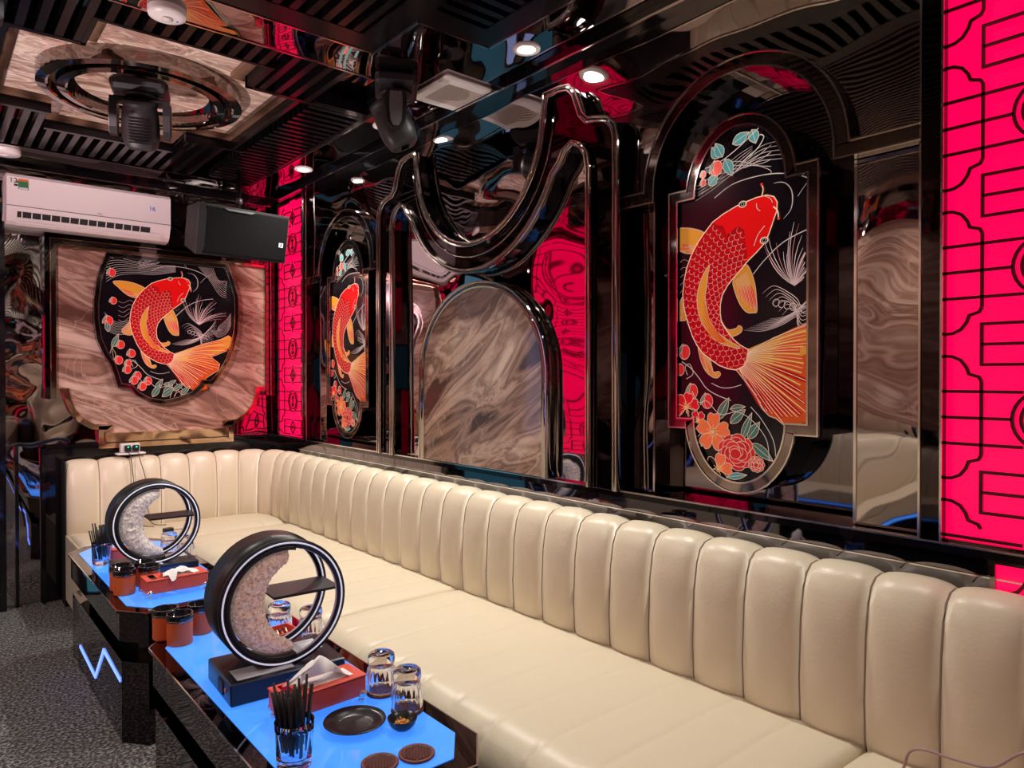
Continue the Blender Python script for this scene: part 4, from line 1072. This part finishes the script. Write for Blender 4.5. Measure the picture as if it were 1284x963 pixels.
t = thing('charger', 'small black charger lying on the corner sofa seat, seen through the small moon frame', 'charger', (1.25, 5.0, .488), .3)
MB().box(-.03, .03, -.02, .02, 0, .03, black_plastic, .005).build('body', t)
MB().tube(smooth_path([(.03, 0, .015), (.07, .02, .006), (.12, .0, .005), (.15, .05, .005)], 5), .002, black_plastic, 6).build('lead', t)
pts = smooth_path([(1.87, .80, .49), (1.895, .745, .494), (1.90, .733, .520), (1.90, .720, .563), (1.90, .684, .582), (1.90, .61, .586), (1.90, .540, .601), (1.905, .48, .657), (1.92, .38, .70)], 6)
o = MB().tube(pts, .0035, wire_m, 8).build('cable'); tag(o, 'mauve cable looping over the near end of the sofa seat, lower right corner', 'cable')

# ================================================================ ceiling and wall appliances
def downlight(label, loc, power, vis=True):
    t = thing('downlight', label, 'ceiling light', loc, 0, 'round ceiling downlights')
    MB().lathe([(.036,-.001),(.038,-.006),(.050,-.009),(.058,-.006),(.060,.0)], (0,0,0), white_plastic, 36).build('rim', t)
    MB().disc((0,0), .037, -.002, lamp_lit, 32, up=False).build('lens', t, fix=False)
    ld = bpy.data.lights.new('lamp', 'AREA'); ld.shape = 'DISK'; ld.size = .075; ld.energy = power; ld.color = (1., .93, .84); ld.spread = math.radians(150)
    lo = bpy.data.objects.new('lamp', ld); COL.objects.link(lo); lo.parent = t; lo.location = (0, 0, -.012)
    return t
for y, lab in ((4.57, 'round white downlight near the far red panel, furthest of the ceiling row'), (3.50, 'round downlight half hidden behind the moving-head light by the vent'),
               (2.29, 'round bright downlight above the sofa, right of the white vent'), (1.10, 'round downlight above the near koi picture, outside the top of the picture'), (-.1, 'round downlight above the near end of the sofa')):
    downlight(lab, (1.995, y, H), DOWN_W*(1.3 if y > 2 else .5 if y > 1 else .08))
for y in (4.6, 2.8, 1.0, -.8): downlight('round downlight over the sofa across the room, seen only in mirrors, at %.1f m from the camera' % y if False else {4.6:'furthest mirrored downlight over the sofa across the room',2.8:'second mirrored downlight over the sofa across the room',1.0:'third mirrored downlight over the sofa across the room',-.8:'mirrored downlight over the sofa across the room, behind the camera'}[y], (-1.75, y, H), DOWN_W)
downlight('round downlight in the ceiling strip over the tables, above the camera', (.3, 2.86, H), DOWN_W*.8)
# vent
t = thing('air_vent', 'square white ceiling vent with slanted slots beside the downlights', 'vent', (2.02, 2.865, H))
MB().box(-.15, .15, -.165, .165, -.020, -.0, white_plastic, .008).build('cover', t)
b = MB()
for k in range(19):
    q = -.095+k*.0105
    b.box(q-.0025, q+.0025, -.105, .105, -.0212, -.0198, grille_tan)
b.build('slots', t)
for loc, r, lab in (((.735, 2.925, H), .068, 'round white smoke detector on the ceiling above the marble recess, upper left'), ((.415, 5.36, H), .085, 'round white smoke detector over the air conditioner, cut by the left edge')):
    t = thing('smoke_detector', lab, 'smoke detector', loc, 0, 'white ceiling detectors')
    MB().lathe([(r,0),(r,-.018),(r*.96,-.026),(r*.6,-.034),(0,-.036)], (0,0,0), white_plastic, 40).build('cover', t)
    MB().lathe([(r*.3,-.0345),(r*.32,-.038),(.0,-.040)], (0,0,0), white_plastic, 24).box(r*.5,r*.56,-.004,.004,-.037,-.033,blue_ink).build('sensor', t)
# moving head lights
def moving_head(label, loc, rz, tilt):
    t = thing('moving_head_light', label, 'stage light', loc, rz, 'black moving-head stage lights')
    b = MB(); b.box(-.125, .125, -.095, .095, -.062, -.002, black_plastic, .018); bs = b.build('base', t)
    MB().box(-.10, .10, -.101, -.094, -.048, -.018, dark_grey, .002).build('panel', bs)
    MB().tube([(0, 0, .027 if 'recess' in label else .0), (0, 0, -.012)], .03, black_plastic, 14).build('clamp', bs)
    b = MB(); b.lathe([(0,-.062),(.075,-.062),(.08,-.072),(.06,-.082),(0,-.082)], (0,0,0), black_plastic, 32)
    b.box(-.125, .125, -.035, .035, -.104, -.080, black_plastic, .01); yk = b.build('yoke', t)
    for s in (-1, 1):
        o = [(-.045,-.09),(.045,-.09),(.05,-.16),(.04,-.235),(.02,-.262),(-.02,-.262),(-.04,-.235),(-.05,-.16)]
        MB().prism(o, s*.098, s*.130, black_plastic, 'x').prism([(y*.6, z*.9-.02) for y, z in o], s*.130, s*.135, grey_metal, 'x').build('yoke_arm', yk)
    # head: body of revolution along its own -y axis
    b = MB(); b.M = Matrix.Translation((0,0,-.215)) @ Matrix.Rotation(tilt, 4, 'X')
    prof = [(.0,.105),(.055,.103),(.070,.09),(.082,.05),(.084,.0),(.080,-.06),(.074,-.095),(.078,-.10),(.078,-.118),(.070,-.122),(.066,-.112),(.0,-.112)]
    V = []; F = []; k = len(prof); n = 28
    for i in range(n):
        a = 2*PI*i/n; sq = 1/max(abs(math.cos(a)), abs(math.sin(a)))**.35
        for r, h in prof:
            q = sq if h > -.09 else 1
            V.append((min(r*math.cos(a)*q, .092) if math.cos(a) > 0 else max(r*math.cos(a)*q, -.092), r*math.sin(a)*q, h))
    for i in range(n):
        j = (i+1) % n; F += [[i*k+q, j*k+q, j*k+q+1, i*k+q+1] for q in range(k-1)]
    b.add(V, F, dark_grey, True); hd = b.build('head', t)
    b = MB(); b.M = Matrix.Translation((0,0,-.215)) @ Matrix.Rotation(tilt, 4, 'X')
    for q in range(9): b.box(-.045, .045, .082, .090, -.05+q*.014, -.044+q*.014, black_gloss)
    for q in range(7): b.box(-.03+q*.01, -.026+q*.01, -.02, .02, .103, .107, black_gloss)
    b.build('cooling_slots', hd)
    b = MB(); b.M = Matrix.Translation((0,0,-.215)) @ Matrix.Rotation(tilt, 4, 'X')
    b.lathe([(0,-.113),(.06,-.114),(.064,-.116)], (0,0,0), glass, 24); b.build('lens', hd)
    return t
moving_head('black moving-head stage light hanging under the marble ceiling recess', (.835, 3.80, 2.925), math.radians(-18), math.radians(200))
moving_head('black moving-head stage light with a grey arm, hanging left of the white vent', (1.735, 2.93, H), math.radians(60), math.radians(155))
t = thing('ceiling_speaker', 'dark grey rounded fixture at the upper left corner of the picture', 'speaker', (.17, 3.12, H))
MB().box(-.07, .07, -.07, .07, -.16, 0, dark_grey, .03).build('housing', t); MB().box(-.05, .05, -.075, -.07, -.13, -.03, black_plastic, .004).build('grille', t)
# air conditioner
t = thing('air_conditioner', 'white wall air conditioner with label stickers above the marble panel', 'air conditioner', (.905, L, 2.46), 0)
prof = [(0,.0),(-.10,.0),(-.165,.010),(-.19,.03),(-.226,.10),(-.228,.11),(-.228,.30),(-.205,.322),(-.16,.33),(0,.33)]
w = .475
b = MB(); b.prism(prof, -w, w, white_plastic, 'x'); b.build('housing', t)
b = MB(); b.box(-w-.001, w+.001, -.2295, -.2275, .118, .1215, dark_grey); b.build('panel_seam', t)
b = MB(); b.M = Matrix.Translation((0,-.208,.065)) @ Matrix.Rotation(math.radians(27), 4, 'X')
b.box(-w+.055, w-.13, -.002, .004, -.026, .026, dark_grey)
vent = b.build('air_outlet', t)
b = MB(); b.M = Matrix.Translation((0,-.208,.065)) @ Matrix.Rotation(math.radians(27), 4, 'X')
for k in range(14):
    x = -w+.08+k*.052; b.box(x-.0025, x+.0025, -.008, -.001, -.026, .026, white_plastic)
b.box(-w+.05, w-.05, -.010, -.002, -.030, -.012, white_plastic); b.build('vanes', vent)
b = MB(); b.M = Matrix.Translation((0,-.178,.018)) @ Matrix.Rotation(math.radians(50), 4, 'X')
b.box(-w+.05, w-.04, -.006, .002, -.014, .014, white_plastic, .003); b.build('louvre', t)
MB().box(-.415, -.362, -.2305, -.228, .225, .29, green_m).box(-.415, -.362, -.231, -.2285, .276, .29, orange_l).box(-.412, -.365, -.231, -.2285, .226, .238, paper_m).build('energy_label', t)
text_mesh('12', .044, ink, 'number_sticker', t, (-.462, -.2295, .262), (PI/2, 0, 0))
MB().box(-.425, -.417, -.2305, -.228, .262, .276, ink).box(-.447+.03-.02, -.417, -.2305, -.228, .243, .255, ink).build('sticker_text', t)
text_mesh('TCL', .018, grey_metal, 'maker_mark', t, (.02, -.2295, .128), (PI/2, 0, 0))
text_mesh('16', .042, blue_ink, 'display_digits', t, (.335, -.2295, .205), (PI/2, 0, 0))
# loudspeaker
cab_m = mat('matt black cabinet', (.006,.006,.006), .6)
t = thing('loudspeaker', 'black wall loudspeaker tilted down beside the air conditioner in the far corner', 'speaker', (1.70, 4.86, 2.47), 0, rot=(math.radians(12), math.radians(-1), math.radians(9)))
fz = [(-.325,-.165),(.325,-.165),(.325,.165),(-.325,.165)]
b = MB(); V = [(x, 0, z) for x, z in fz]+[(x*.72, .36, z*.80) for x, z in fz]
b.add(V, [(0,1,2,3),(7,6,5,4),(0,4,5,1),(1,5,6,2),(2,6,7,3),(3,7,4,0)], cab_m); b.build('cabinet', t)
b = MB(); b.box(-.285, .315, -.014, 0, -.15, .15, spk_cloth, .006); b.build('front_grille', t)
b = MB(); b.prism([(-.325,-.165),(-.29,-.165),(-.275,-.11),(-.275,.11),(-.29,.165),(-.325,.165)], -.018, 0, black_plastic, 'y').prism([(-.16,.152),(.06,.152),(.03,.138),(-.13,.138)], -.020, 0, grey_metal, 'y').prism([(-.12,-.15),(.08,-.15),(.06,-.14),(-.10,-.14)], -.018, 0, black_gloss, 'y').build('front_trim', t)
MB().prism([(.255,-.055),(.285,-.055),(.285,-.025),(.255,-.025)], -.0165, -.013, paper_m, 'y').prism([(.262,-.050),(.270,-.050),(.280,-.030),(.270,-.030)], -.0172, -.016, ink, 'y').build('badge', t)
b = MB(); b.tube([(.05,.2,.14),(.05,.2,.22),(.05,.23,.39)], .012, black_plastic, 8).box(0,.1,.16,.26,.13,.15,black_plastic).lathe([(0,.2),(.022,.2),(.022,.24),(0,.24)],(.05,.2,0),grey_metal,12); b.build('bracket', t)
